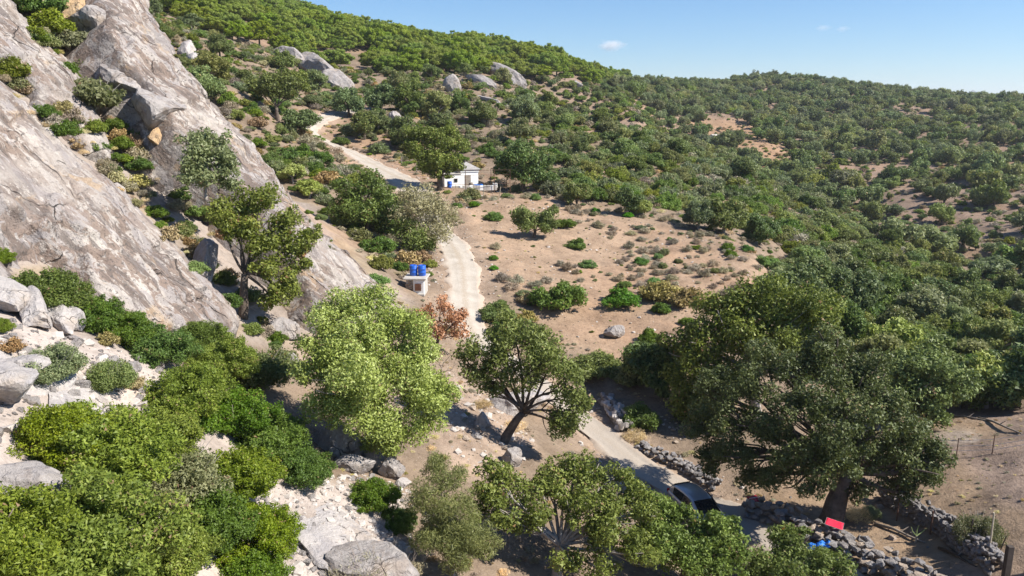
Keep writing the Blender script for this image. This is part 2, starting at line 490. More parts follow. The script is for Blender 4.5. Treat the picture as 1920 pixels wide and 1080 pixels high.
def mat_leaf(name, cols, trans=0.40, rough=0.55, objvar=0.26, spec=0.35):
    """cols: list of (pos, rgb) over the per-leaf 'tint' value."""
    n = NT(name)
    t = n.attr('tint').outputs['Fac']
    oi = n.n('ShaderNodeObjectInfo').outputs['Random']
    col = n.ramp(t, cols)
    hs = n.n('ShaderNodeHueSaturation')
    n.l(col, hs.inputs['Color'])
    n.l(n.math('ADD', n.math('MULTIPLY', oi, 0.05 * objvar / 0.18), 0.475 + 0.025 * (1 - objvar / 0.18)), hs.inputs['Hue'])
    n.l(n.math('ADD', n.math('MULTIPLY', n.math('FRACT', n.math('MULTIPLY', oi, 7.31)), 2 * objvar), 1 - objvar), hs.inputs['Value'])
    n.l(n.math('ADD', n.math('MULTIPLY', n.math('FRACT', n.math('MULTIPLY', oi, 13.7)), 1.6 * objvar), 1 - 0.8 * objvar), hs.inputs['Saturation'])
    c = hs.outputs[0]
    b = n.n('ShaderNodeBsdfPrincipled'); n.l(c, b.inputs['Base Color'])
    b.inputs['Roughness'].default_value = rough; b.inputs['Specular IOR Level'].default_value = spec
    tr = n.n('ShaderNodeBsdfTranslucent')
    n.l(n.mix(0.35, c, (0.20, 0.26, 0.05)), tr.inputs['Color'])
    ms = n.n('ShaderNodeMixShader'); ms.inputs[0].default_value = trans
    n.l(b.outputs[0], ms.inputs[1]); n.l(tr.outputs[0], ms.inputs[2]); n.l(ms.outputs[0], n.out.inputs[0])
    return n.m

M = MATS
M['soil'] = mat_ground()
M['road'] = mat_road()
M['slab'] = mat_slab()
M['rock'] = mat_rock('granite', scale=1.0, amount=0.40, base=(0.37, 0.335, 0.31))
M['rock_white'] = mat_rock('pale_granite', scale=1.2, amount=0.18, base=(0.46, 0.42, 0.39), lichen=0.15, warm=0.3)
M['rock_ochre'] = mat_rock('ochre_rock', scale=1.2, amount=0.35, base=(0.50, 0.34, 0.19), warm=0.8)
M['rock_dark'] = mat_rock('grey_stone', scale=2.0, amount=0.5, base=(0.34, 0.32, 0.31), lichen=0.4)
M['rock_tan'] = mat_rock('tan_stone', scale=2.0, amount=0.3, base=(0.48, 0.38, 0.29))
M['bark'] = mat_plain('cork_bark', (0.115, 0.09, 0.072), 0.95, 0.5, 3.0, bump=0.05)
M['bark_pale'] = mat_plain('grey_bark', (0.32, 0.285, 0.25), 0.95, 0.35, 3.0, bump=0.03)
M['twig'] = mat_plain('dry_twig', (0.26, 0.21, 0.17), 0.95, 0.3, 3.0)

def L(name, dark, mid, lite, **kw):
    dark, mid, lite = [tuple(c * m_ for c, m_ in zip(q, (1.52, 1.62, 1.48))) for q in (dark, mid, lite)]
    M[name] = mat_leaf(name, [(0.0, dark), (0.5, mid), (0.93, lite), (0.99, (0.30, 0.20, 0.10))], **kw)
L('leaf_oak', (0.058, 0.072, 0.018), (0.105, 0.125, 0.030), (0.190, 0.205, 0.060), objvar=0.12, trans=0.3)
L('leaf_oakdark', (0.052, 0.066, 0.020), (0.096, 0.116, 0.036), (0.165, 0.186, 0.062), objvar=0.2, trans=0.28)
L('leaf_mastic', (0.070, 0.094, 0.010), (0.130, 0.166, 0.016), (0.225, 0.250, 0.032), objvar=0.10)
L('leaf_cork', (0.034, 0.042, 0.014), (0.064, 0.074, 0.024), (0.130, 0.140, 0.048), objvar=0.05, trans=0.22)
L('leaf_masticdk', (0.046, 0.072, 0.012), (0.082, 0.122, 0.018), (0.135, 0.178, 0.032), objvar=0.12)
L('leaf_olive', (0.140, 0.156, 0.024), (0.240, 0.262, 0.066), (0.365, 0.380, 0.155), trans=0.3, objvar=0.05)
L('leaf_grey', (0.085, 0.095, 0.042), (0.135, 0.145, 0.066), (0.200, 0.205, 0.105))
L('leaf_greyolive', (0.092, 0.100, 0.042), (0.155, 0.165, 0.064), (0.240, 0.246, 0.108))
L('leaf_tamarisk', (0.095, 0.105, 0.022), (0.165, 0.172, 0.036), (0.250, 0.240, 0.056))
L('leaf_pine', (0.105, 0.132, 0.014), (0.165, 0.200, 0.022), (0.225, 0.255, 0.036), objvar=0.12)
L('leaf_maquis', (0.082, 0.098, 0.022), (0.140, 0.162, 0.036), (0.215, 0.240, 0.066))
L('leaf_oaklite', (0.070, 0.086, 0.020), (0.126, 0.148, 0.036), (0.215, 0.232, 0.072), objvar=0.06, trans=0.32)
L('leaf_fresh', (0.065, 0.115, 0.018), (0.105, 0.185, 0.026), (0.150, 0.230, 0.040))
L('leaf_dry', (0.150, 0.120, 0.088), (0.235, 0.188, 0.140), (0.330, 0.270, 0.205), trans=0.15)
L('leaf_brown', (0.160, 0.110, 0.055), (0.245, 0.180, 0.090), (0.330, 0.250, 0.130), trans=0.2)
L('leaf_rust', (0.220, 0.100, 0.055), (0.350, 0.170, 0.095), (0.470, 0.260, 0.160), trans=0.2, objvar=0.03)
L('leaf_straw', (0.330, 0.240, 0.120), (0.440, 0.330, 0.180), (0.540, 0.430, 0.260), trans=0.2)
L('leaf_yellow', (0.170, 0.165, 0.024), (0.260, 0.250, 0.034), (0.350, 0.320, 0.050), trans=0.25)

# ------------------------------------------------------------------ object helpers
def link(o, parent=None):
    C.objects.link(o)
    if parent is not None:
        o.parent = parent
    return o
def tag(o, label=None, cat=None, group=None, kind=None):
    if label: o['label'] = label
    if cat: o['category'] = cat
    if group: o['group'] = group
    if kind: o['kind'] = kind
    return o
def empty(name, loc, rz=0.0):
    o = bpy.data.objects.new(name, None)
    o.empty_display_size = 0.3
    o.location = loc; o.rotation_euler = (0, 0, rz)
    return link(o)
def mesh_np(name, v, f, mats, smooth=False, face_mat=None, tint=None):
    v = np.ascontiguousarray(v, np.float32); f = np.ascontiguousarray(f, np.int32)
    k = f.shape[1]
    me = bpy.data.meshes.new(name)
    me.vertices.add(len(v)); me.vertices.foreach_set('co', v.ravel())
    me.loops.add(f.size); me.loops.foreach_set('vertex_index', f.ravel())
    me.polygons.add(len(f)); me.polygons.foreach_set('loop_start', np.arange(0, f.size, k, dtype=np.int32))
    try: me.polygons.foreach_set('loop_total', np.full(len(f), k, np.int32))
    except Exception: pass
    for m in (mats if isinstance(mats, (list, tuple)) else [mats]):
        me.materials.append(M[m] if isinstance(m, str) else m)
    if face_mat is not None: me.polygons.foreach_set('material_index', np.asarray(face_mat, np.int32))
    me.update(calc_edges=True)
    me.polygons.foreach_set('use_smooth', np.full(len(f), bool(smooth)))
    if tint is not None:
        a = me.attributes.new('tint', 'FLOAT', 'FACE'); a.data.foreach_set('value', np.asarray(tint, np.float32))
    return me
def obj(name, me, parent=None, loc=None):
    o = bpy.data.objects.new(name, me)
    if loc is not None: o.location = loc
    return link(o, parent)
class MB:                                     # collects boxes, prisms, tubes into one mesh
    def __init__(s): s.v = []; s.f = []
    def poly(s, vs, fs):
        b = len(s.v); s.v += [tuple(map(float, q)) for q in vs]; s.f += [tuple(b + i for i in q) for q in fs]; return s
    def box(s, c, d, rz=0.0, tilt=None):
        R = Matrix.Rotation(rz, 3, 'Z')
        if tilt is not None: R = R @ tilt
        vs = [Vector(c) + R @ Vector((x * d[0] / 2, y * d[1] / 2, z * d[2] / 2)) for z in (-1, 1) for x, y in ((-1, -1), (1, -1), (1, 1), (-1, 1))]
        return s.poly(vs, [(3, 2, 1, 0), (4, 5, 6, 7), (0, 1, 5, 4), (1, 2, 6, 5), (2, 3, 7, 6), (3, 0, 4, 7)])
    def tube(s, pts_, rad, n=8, cap=True):
        pts_ = [Vector(p) for p in pts_]
        rad = rad if isinstance(rad, (list, tuple, np.ndarray)) else [rad] * len(pts_)
        rings = []; up = Vector((0.31, 0.17, 0.93))
        for i, p in enumerate(pts_):
            d = (pts_[min(i + 1, len(pts_) - 1)] - pts_[max(i - 1, 0)]).normalized()
            a = d.cross(up)
            if a.length < 1e-3: a = d.cross(Vector((1, 0, 0)))
            a.normalize(); b = d.cross(a)
            rings.append([p + (a * math.cos(2 * math.pi * k / n) + b * math.sin(2 * math.pi * k / n)) * float(rad[i]) for k in range(n)])
        vs = [q for rg in rings for q in rg]; fs = []
        for i in range(len(rings) - 1):
            for k in range(n):
                fs.append((i * n + k, i * n + (k + 1) % n, (i + 1) * n + (k + 1) % n, (i + 1) * n + k))
        if cap:
            fs.append(tuple(range(n))[::-1]); fs.append(tuple((len(rings) - 1) * n + k for k in range(n)))
        return s.poly(vs, fs)
    def lathe(s, prof, c=(0, 0, 0), n=20):
        vs = [(c[0] + r * math.cos(2 * math.pi * k / n), c[1] + r * math.sin(2 * math.pi * k / n), c[2] + z) for r, z in prof for k in range(n)]
        fs = [(i * n + k, i * n + (k + 1) % n, (i + 1) * n + (k + 1) % n, (i + 1) * n + k) for i in range(len(prof) - 1) for k in range(n)]
        fs.append(tuple(range(n))[::-1]); fs.append(tuple((len(prof) - 1) * n + k for k in range(n)))
        return s.poly(vs, fs)
    def mesh(s, name, mat, smooth=False, bevel=0.0):
        me = bpy.data.meshes.new(name); me.from_pydata(s.v, [], s.f); me.update()
        if bevel:
            bm = bmesh.new(); bm.from_mesh(me)
            bmesh.ops.bevel(bm, geom=list(bm.edges), offset=bevel, segments=1, affect='EDGES', clamp_overlap=True)
            bm.to_mesh(me); bm.free()
        me.materials.append(M[mat] if isinstance(mat, str) else mat)
        if smooth: me.polygons.foreach_set('use_smooth', np.ones(len(me.polygons), bool))
        return me
    def build(s, name, mat, parent=None, smooth=False, bevel=0.0, loc=None):
        return obj(name, s.mesh(name, mat, smooth, bevel), parent, loc)

# ------------------------------------------------------------------ the ground sheet
FIELD = [(860,372),(930,345),(1080,378),(1200,405),(1330,455),(1440,490),(1470,540),(1400,570),(1330,600),(1260,650),(1160,670),(1060,650),(1000,600),(960,560),(930,520),(900,470),(870,430)]
SCREE = [(-500,430),(0,480),(110,540),(200,600),(300,670),(420,760),(520,900),(700,905),(770,940),(760,1100),(700,1300),(-500,1300)]
SCREE2 = [(520,600),(640,620),(840,690),(900,720),(960,760),(1000,830),(960,900),(860,900),(820,830),(760,780),(560,700)]
YARD = [(1400,900),(1500,820),(1640,760),(1760,770),(2400,740),(2400,1300),(1500,1300)]
xs = np.exp(gv)[:, None] * np.sin(gth)[None]; ys = np.exp(gv)[:, None] * np.cos(gth)[None]
gx, gy = xs.ravel(), ys.ravel()
gz = h(gx, gy)
near_road = road_dist(gx, gy)
gz = gz - np.where(near_road < 0.3, 0.03, 0.0)
tv = np.c_[gx, gy, gz]
idx = np.arange(NV * NTH).reshape(NV, NTH)
tf = np.c_[idx[:-1, :-1].ravel(), idx[:-1, 1:].ravel(), idx[1:, 1:].ravel(), idx[1:, :-1].ravel()]
tme = mesh_np('ground', tv, tf, 'soil', smooth=True)
px_, py_, dp_ = project(tv)
rr_ = np.hypot(gx, gy)
jx = fbm(np.c_[gx, gy, gz], 3.0, 3, 21) * np.clip(900 / rr_, 3, 40)
def soft(poly, lo, hi, wpx=25.0):
    d = polydist(px_ + jx, py_ + jx * 0.6, poly)
    s = np.where(inpoly(px_ + jx, py_ + jx * 0.6, poly), d, -d)
    return np.clip(s / wpx + 0.5, 0, 1) * ((rr_ > lo) & (rr_ < hi))
col = np.tile(np.array([0.265, 0.205, 0.150]), (len(tv), 1))           # maquis litter and dry soil
def paint(mask, c):
    global col
    col = col * (1 - mask[:, None]) + np.array(c)[None] * mask[:, None]
paint(np.clip((rr_ - 140) / 60, 0, 1) * (px_ > 1050), (0.285, 0.210, 0.158))
paint(soft(FIELD, 45, 105), (0.405, 0.295, 0.205))
paint(soft([(560,205),(700,200),(760,300),(860,330),(820,430),(700,340),(560,260)], 60, 160), (0.36, 0.25, 0.17))
paint(soft(YARD, 28, 60), (0.335, 0.255, 0.200))
paint(soft([(1760,800),(1830,808),(1840,832),(1780,838),(1745,820)], 28, 60, 10), (0.46, 0.40, 0.35))
paint(soft(SCREE, 5, 40), (0.485, 0.425, 0.38))
paint(soft(SCREE2, 28, 55), (0.40, 0.31, 0.24))
paint(soft([(-400,-200),(270,-120),(300,20),(430,215),(610,410),(770,570),(640,660),(430,640),(300,600),(-400,480)], 25, 80), (0.36, 0.31, 0.27))
paint(soft([(-400,-200),(270,-120),(300,20),(430,215),(610,410),(770,570),(640,660),(430,640),(300,600),(-400,480)], 25, 80) * np.clip(fbm(np.c_[gx, gy, gz * 0], 2.5, 3, 36) * 4, 0, 1) * 0.7, (0.36, 0.28, 0.17))
paint(np.clip(1 - near_road / 2.0, 0, 1) * (rr_ < 165) * 0.8, (0.42, 0.32, 0.24))
paint(soft([(1290,225),(1400,225),(1490,290),(1460,320),(1390,290),(1300,250)], 200, 420), (0.40, 0.265, 0.165))
grass = np.clip(fbm(np.c_[gx, gy, gz * 0], 5.0, 4, 33) * 3 - 0.1, 0, 1)
paint(grass * soft(YARD, 28, 60) * 0.45, (0.33, 0.235, 0.125))
paint(np.clip(fbm(np.c_[gx, gy, gz * 0], 8.0, 4, 35) * 3 - 0.3, 0, 1) * (rr_ > 50) * 0.35, (0.40, 0.25, 0.155))
ca = tme.attributes.new('soil', 'FLOAT_COLOR', 'POINT')
ca.data.foreach_set('color', np.c_[col, np.ones(len(col))].astype(np.float32).ravel())
tag(obj('ground', tme), kind='structure')

# ------------------------------------------------------------------ the dirt track
NX = 13
cen = catmull(np.c_[rl_xy, road_line[:, 2]], 3)
tan_ = np.gradient(cen[:, :2], axis=0); tan_ /= np.linalg.norm(tan_, axis=1)[:, None] + 1e-9
nor_ = np.c_[tan_[:, 1], -tan_[:, 0]]
rv = []; ra = []
for k in range(NX):
    s = -1 + 2 * k / (NX - 1)
    q = np.c_[cen[:, :2], np.full(len(cen), s * 4)]
    wob = 1 + 0.5 * fbm(q, 1.3, 4, 41, 0.6) * abs(s)
    xy = cen[:, :2] + nor_ * (s * cen[:, 2] * 0.5 * 1.06 * wob)[:, None]
    z = h0(xy[:, 0], xy[:, 1]) + 0.075 + fbm(np.c_[xy, z * 0 if k else np.zeros(len(xy))], 0.7, 2, 43) * 0.018
    rut = -0.045 * np.exp(-((abs(s) - 0.48) / 0.13) ** 2)
    z = z + rut - (0.16 if abs(s) > 0.99 else 0.0)
    rv.append(np.c_[xy, z]); ra.append(np.full(len(xy), abs(s)))
rv = np.stack(rv, 1).reshape(-1, 3); ra = np.stack(ra, 1).ravel()
ri = np.arange(len(rv)).reshape(-1, NX)
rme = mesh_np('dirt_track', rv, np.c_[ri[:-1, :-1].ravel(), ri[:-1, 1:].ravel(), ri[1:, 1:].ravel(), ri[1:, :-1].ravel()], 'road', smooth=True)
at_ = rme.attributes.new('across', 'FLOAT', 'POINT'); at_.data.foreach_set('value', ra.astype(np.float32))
at_ = rme.attributes.new('lower', 'FLOAT', 'POINT'); at_.data.foreach_set('value', np.clip((52 - rv[:, 1]) / 8, 0, 1).astype(np.float32))  # mask of the near stretch that gets the painted tree shade and browner soil
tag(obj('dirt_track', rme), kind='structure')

# ------------------------------------------------------------------ granite slabs on the left
DIP = np.array([0, 0, -1.0]) - SN * float(np.array([0, 0, -1.0]) @ SN); DIP /= np.linalg.norm(DIP)
STR = np.cross(SN, DIP)
if STR[1] < 0: STR = -STR
def slab(label, outline, c, seed, cell=0.115, edge=0.45, drop=2.8, hump=0.1, steps=(), mat='slab', name='granite_slab'):
    w = np.array([on_slab(px, py, c) for px, py in outline])
    a = (w - [0, 0, CZ]) @ DIP; b = (w - [0, 0, CZ]) @ STR
    poly = list(zip(a, b))
    ga = np.arange(a.min() - 1.6, a.max() + 1.6, cell); gb = np.arange(b.min() - 1.6, b.max() + 1.6, cell)
    GA, GB = np.meshgrid(ga, gb, indexing='ij')
    A_, B_ = GA.ravel(), GB.ravel()
    q = np.c_[A_, B_, np.full(len(A_), seed * 9.1)]
    A2 = A_ + fbm(q, 2.2, 4, seed + 50) * 0.9; B2 = B_ + fbm(q, 2.2, 4, seed + 60) * 0.9
    sd = polydist(A2, B2, poly); sd = np.where(inpoly(A2, B2, poly), sd, -sd)
    de = fbm(q, 7.0, 3, seed) * 0.34 + fbm(q * [0.25, 1, 1], 1.6, 4, seed + 7) * 0.16 + fbm(q, 0.9, 4, seed + 9, 0.6) * 0.12 + fbm(q * [0.35, 1, 1], 0.5, 2, seed + 15) * 0.05
    ridged = 1 - np.abs(fbm(q * [0.3, 1, 1], 2.6, 3, seed + 13))
    de = de - 0.30 * (np.clip(ridged - 0.90, 0, 1) / 0.10) * np.clip(fbm(q, 5.0, 2, seed + 19) * 3 + 0.4, 0, 1)
    tr = fbm(q * [0.6, 1, 1], 3.2, 3, seed + 17) * 3.2; fr = tr - np.floor(tr)
    de = de + 0.26 * np.clip(fr / 0.08, 0, 1) * (1 - fr)
    t2 = fbm(q * [0.45, 1, 1], 1.5, 3, seed + 27) * 3.0; f2 = t2 - np.floor(t2)
    de = de + 0.09 * np.clip(f2 / 0.10, 0, 1) * (1 - f2)
    for (x0, y0), (x1, y1), hh, ww in steps:                 # ledges, as photo lines projected on the slab
        p0 = on_slab(x0, y0, c); p1 = on_slab(x1, y1, c)
        a0, b0 = (p0 - [0, 0, CZ]) @ DIP, (p0 - [0, 0, CZ]) @ STR
        a1, b1 = (p1 - [0, 0, CZ]) @ DIP, (p1 - [0, 0, CZ]) @ STR
        tx, ty = a1 - a0, b1 - b0; ln = math.hypot(tx, ty)
        t = ((A2 - a0) * tx + (B2 - b0) * ty) / ln ** 2
        s = ((A2 - a0) * ty - (B2 - b0) * tx) / ln
        along = np.clip(np.minimum(t, 1 - t) * 5, 0, 1)
        de = de + hh * along * np.clip(s / ww + 0.5, 0, 1) * np.exp(-np.clip(s, 0, 50) / 3.0)
    de = de + hump * np.clip(sd / 4, 0, 1)
    de = de - edge * 0.8 * np.exp(-np.clip(sd, 0, 9) / edge) - np.where(sd < 0, -sd * drop / 0.9, 0)
    vv = np.array([0, 0, CZ]) + A_[:, None] * DIP + B_[:, None] * STR + (c + de)[:, None] * SN
    keep = sd > -1.15
    ii = np.arange(len(A_)).reshape(GA.shape)
    ff = np.c_[ii[:-1, :-1].ravel(), ii[:-1, 1:].ravel(), ii[1:, 1:].ravel(), ii[1:, :-1].ravel()]
    ff = ff[keep[ff].all(1)]
    used = np.unique(ff); remap = np.full(len(A_), -1); remap[used] = np.arange(len(used))
    vv = vv[used]; ff = remap[ff]
    nrm = np.cross(vv[ff[0, 1]] - vv[ff[0, 0]], vv[ff[0, 2]] - vv[ff[0, 0]])
    if nrm @ SN < 0: ff = ff[:, ::-1]
    ctr = vv.mean(0); ctr[2] = vv[:, 2].min()
    me = mesh_np(name, vv - ctr, ff, mat, smooth=True)
    at = me.attributes.new('ab', 'FLOAT_VECTOR', 'POINT')
    at.data.foreach_set('vector', np.c_[A_[used], B_[used] + seed * 31, de[used]].astype(np.float32).ravel())
    at = me.attributes.new('crest', 'FLOAT', 'POINT'); at.data.foreach_set('value', np.exp(-np.clip(sd[used], 0, 50) / 1.3).astype(np.float32))
    return tag(obj(name, me, loc=ctr), label, 'rock', 'granite slabs', 'thing')
S1_OUT = [(-160,30),(0,138),(80,215),(200,322),(330,445),(385,520),(442,592),(445,622),(380,622),(300,612),(240,606),(130,575),(60,550),(-160,530)]
S2_OUT = [(262,-80),(290,20),(335,108),(425,218),(520,322),(600,420),(700,512),(748,556),(720,600),(650,640),(590,575),(560,520),(510,440),(455,350),(385,295),(330,240),(275,160),(225,105),(200,40),(170,-80)]
S3_OUT = [(-160,-120),(0,-20),(60,40),(130,105),(180,170),(205,235),(205,285),(160,260),(100,205),(30,120),(-160,-10)]
slab('broad pale granite slab at the left edge above the dark round shrubs', S1_OUT, -20.7, 3,
     steps=[((30,410),(190,540),-0.9,0.25),((145,450),(172,545),-0.6,0.2),((-80,200),(290,455),0.35,0.5),((60,330),(330,560),0.3,0.35),((-100,330),(120,470),0.35,0.3)])
slab('long steep granite slab whose straight crest falls towards the blue drums', S2_OUT, -20.1, 11,
     steps=[((420,240),(640,500),0.5,0.3),((330,150),(480,310),0.45,0.3),((240,20),(330,170),0.5,0.3),((500,400),(680,590),0.45,0.3),((280,60),(440,260),0.3,0.3)], edge=0.4, drop=3.2)
slab('stained granite slab in the top left corner behind the grassy ledge', S3_OUT, -22.1, 23, steps=[((0,20),(150,190),0.4,0.3)], edge=0.5)

# ------------------------------------------------------------------ foliage
def randdirs(n, rng):
    d = rng.normal(size=(n, 3)); return d / (np.linalg.norm(d, axis=1)[:, None] + 1e-9)
def leafcloud(blobs, leaf, cover=1.0, seed=0, sub=9, subr=0.5, flat=0.85, shell=0.45, aspect=0.62, floor=None, upbias=0.25, rough=0.7, thin=None):
    """Leaf-sized triangles spread through clumps within clumps. blobs: (x, y, z, R)."""
    rng = np.random.default_rng(seed)
    cc, rad, bt = [], [], []
    for (x, y, z, R) in blobs:
        k = max(4, int(sub * rng.uniform(0.85, 1.15)))
        d = randdirs(k, rng); d[:, 2] = d[:, 2] * 0.8 + 0.15
        rs = R * subr * rng.uniform(0.7, 1.25, k)
        off = d * ((R - rs * 0.7) * rng.uniform(0.72, 1.22, k))[:, None]; off[:, 2] *= flat
        cc.append(np.array([x, y, z]) + off); rad.append(rs); bt.append(np.full(k, rng.normal(0, 0.06)) + rng.normal(0, 0.09, k))
        cc.append(np.array([[x, y, z]])); rad.append(np.array([R * 0.55])); bt.append(np.array([-0.02]))
    cc = np.concatenate(cc); rad = np.concatenate(rad); bt = np.concatenate(bt)
    area = 0.5 * leaf * leaf * aspect
    cnt = np.maximum(6, (cover * 12.57 * rad ** 2 * 0.5 / area).astype(int))
    own = np.repeat(np.arange(len(cc)), cnt)
    n = len(own)
    d = randdirs(n, rng)
    rr = rad[own] * (1 - shell * rng.random(n) ** 1.6) * (1 + 0.16 * rng.normal(size=n))
    pos = cc[own] + d * rr[:, None] * np.array([1, 1, flat])
    if floor is not None:
        ok = pos[:, 2] > floor
        pos, d, own, n = pos[ok], d[ok], own[ok], int(ok.sum())
    nrm = d * 0.75 + rng.normal(size=(n, 3)) * rough; nrm[:, 2] += upbias
    nrm /= np.linalg.norm(nrm, axis=1)[:, None] + 1e-9
    t = np.cross(nrm, randdirs(n, rng)); t /= np.linalg.norm(t, axis=1)[:, None] + 1e-9
    b = np.cross(nrm, t)
    ln = leaf * rng.uniform(0.65, 1.35, n)[:, None]
    wd = ln * (aspect if thin is None else thin)
    v = np.stack([pos + t * ln * 0.6, pos - t * ln * 0.4 + b * wd * 0.5, pos - t * ln * 0.4 - b * wd * 0.5], 1).reshape(-1, 3)
    f = np.arange(3 * n).reshape(-1, 3)
    tint = np.clip(0.45 + bt[own] + rng.normal(0, 0.2, n), 0, 1)
    return v, f, tint
def limb_path(p0, p1, rng, sag=0.12, n=6, rise=0.0):
    p0 = np.asarray(p0, float); p1 = np.asarray(p1, float)
    ln = np.linalg.norm(p1 - p0)
    c1 = p0 + (p1 - p0) * 0.35 + rng.normal(0, sag * ln, 3) + [0, 0, rise * ln]
    c2 = p0 + (p1 - p0) * 0.7 + rng.normal(0, sag * ln, 3) + [0, 0, rise * ln * 0.6]
    ts = np.linspace(0, 1, n)[:, None]
    return (1 - ts) ** 3 * p0 + 3 * (1 - ts) ** 2 * ts * c1 + 3 * (1 - ts) * ts ** 2 * c2 + ts ** 3 * p1

def join_np(parts):
    vs, fs, k = [], [], 0
    for v, f in parts:
        vs.append(v); fs.append(np.asarray(f) + k); k += len(v)
    return np.concatenate(vs), np.concatenate(fs)
def tris_of(mb):
    v = np.array(mb.v); f = []
    for q in mb.f:
        for i in range(1, len(q) - 1): f.append((q[0], q[i], q[i + 1]))
    return v, np.array(f)

TREE_SEED = [100]
def tree(name, label, cat, base_px, blobs, leafmat, leaf=0.2, cover=1.0, bark='bark', trunk_r=0.25, fork=0.4, lean=None, group=None, sub=9, subr=0.5,
         limb_every=1, extra=None, base=None, keepz=False, thin=None, bare=0, shell=0.45, flat=0.85, limb_r=0.45, grow=1.0):
    """A single tree: base pixel on the ground, crown clumps as (px, py, radius px, metres nearer(-)/farther(+))."""
    TREE_SEED[0] += 1; seed = TREE_SEED[0]
    rng = np.random.default_rng(seed)
    b0 = g(*base_px) if base is None else np.asarray(base, float)
    if not keepz: b0[2] = ground(b0[0], b0[1])
    r0 = math.hypot(b0[0], b0[1])
    bl = []
    for (px, py, rp, off) in blobs:
        p = P(px, py, r0 + off)
        bl.append((*(p - b0), grow * rp * np.linalg.norm(p - [0, 0, CZ]) / F))
    root = empty(name, b0); tag(root, label, cat, group, 'thing')
    cen = np.mean([q[:3] for q in bl], 0)
    fk = np.array([cen[0] * fork, cen[1] * fork, max(cen[2] * fork, 0.3)])
    if lean is not None: fk = np.array(lean, float)
    mb = MB()
    pth = limb_path([0, 0, -0.35], fk, rng, 0.05, 7)
    mb.tube(pth, np.linspace(trunk_r * 1.35, trunk_r * 0.85, 7), 9)
    mb.build('trunk', bark, root, smooth=True)
    for k, q in enumerate(bl):
        if k % limb_every: continue
        lp = limb_path(fk, np.array(q[:3]) + [0, 0, -0.1 * q[3]], rng, 0.09, 7, 0.06)
        lb = MB(); r1 = trunk_r * limb_r * rng.uniform(0.7, 1.1)
        lb.tube(lp, np.linspace(r1, r1 * 0.35, 7), 6)
        for j in range(4):                                             # side branches that carry the clumps
            e = np.array(q[:3]) + randdirs(1, rng)[0] * q[3] * 0.75
            lb.tube(limb_path(lp[3 + j % 3], e, rng, 0.12, 5), np.linspace(r1 * 0.4, r1 * 0.12, 5), 5)
        lb.build('limb', bark, root, smooth=True)
    v, f, t = leafcloud(bl, leaf, cover, seed, sub=sub, subr=subr, thin=thin, shell=shell, flat=flat)
    obj('crown', mesh_np('crown', v, f, leafmat, tint=t), root)
    if extra is not None:
        m2, bl2, lf2 = extra
        bb = []
        for (px, py, rp, off) in bl2:
            p = P(px, py, r0 + off); bb.append((*(p - b0), rp * np.linalg.norm(p - [0, 0, CZ]) / F))
        v, f, t = leafcloud(bb, lf2, cover, seed + 500, sub=sub, subr=subr)
        obj('dead_foliage' if 'rust' in m2 or 'brown' in m2 else 'pale_foliage', mesh_np('foliage', v, f, m2, tint=t), root)
    return root

# ---- prototypes of unit size (radius about 1); copies share their mesh data
def dome_blobs(seed, n=7, big=0.6, ring=0.55, small=0.42, hh=0.75):
    rng = np.random.default_rng(seed)
    bl = [(0, 0, 0.42 * hh, big)]
    for k in range(n):
        a = 2 * math.pi * k / n + rng.uniform(-0.35, 0.35); q = ring * rng.uniform(0.75, 1.15)
        bl.append((q * math.cos(a), q * math.sin(a), rng.uniform(0.2, 0.42) * hh, small * rng.uniform(0.75, 1.2)))
    for k in range(2):
        a = rng.uniform(0, 6.28); bl.append((0.3 * math.cos(a), 0.3 * math.sin(a), rng.uniform(0.62, 0.8) * hh, small * rng.uniform(0.7, 1.0)))
    return bl
def stems_np(seed, n, top, rad, spread=0.6, sides=4, base=0.0):
    rng = np.random.default_rng(seed); mb = MB()
    for k in range(n):
        a = rng.uniform(0, 6.28); q = spread * rng.uniform(0.3, 1)
        e = [q * math.cos(a), q * math.sin(a), top * rng.uniform(0.6, 1)]
        mb.tube(limb_path([0, 0, -0.15], e, rng, 0.1, 4), np.linspace(rad, rad * 0.4, 4), sides, cap=False)
    return tris_of(mb)
PROTO = {}
def proto(key, mats, blobs, leaf, cover, seed, stems=None, sub=8, subr=0.5, floor=0.0, thin=None, flat=0.85, shell=0.45, upbias=0.25, rough=0.7, aspect=0.62):
    v, f, t = leafcloud(blobs, leaf, cover, seed, sub=sub, subr=subr, floor=floor, thin=thin, flat=flat, shell=shell, upbias=upbias, rough=rough, aspect=aspect)
    fm = np.zeros(len(f), int)
    if stems is not None:
        v2, f2 = stems
        f = np.concatenate([f, f2 + len(v)]); v = np.concatenate([v, v2]); fm = np.r_[fm, np.ones(len(f2), int)]; t = np.r_[t, np.full(len(f2), 0.5)]
    me = mesh_np(key, v, f, mats, face_mat=fm, tint=t)
    PROTO.setdefault(key, []).append(me)
def tree_blobs(seed, n=8, cz=0.95, flat=0.9):
    rng = np.random.default_rng(seed)
    bl = [(0, 0, cz, 0.55)]
    for k in range(n):
        a = 2 * math.pi * k / n + rng.uniform(-0.4, 0.4); q = 0.6 * rng.uniform(0.7, 1.15)
        bl.append((q * math.cos(a), q * math.sin(a), cz + rng.uniform(-0.42, 0.2) * flat, 0.40 * rng.uniform(0.75, 1.2)))
    for k in range(3):
        a = rng.uniform(0, 6.28); bl.append((0.3 * math.cos(a), 0.3 * math.sin(a), cz + rng.uniform(0.25, 0.5) * flat, 0.36 * rng.uniform(0.8, 1.15)))
    return bl
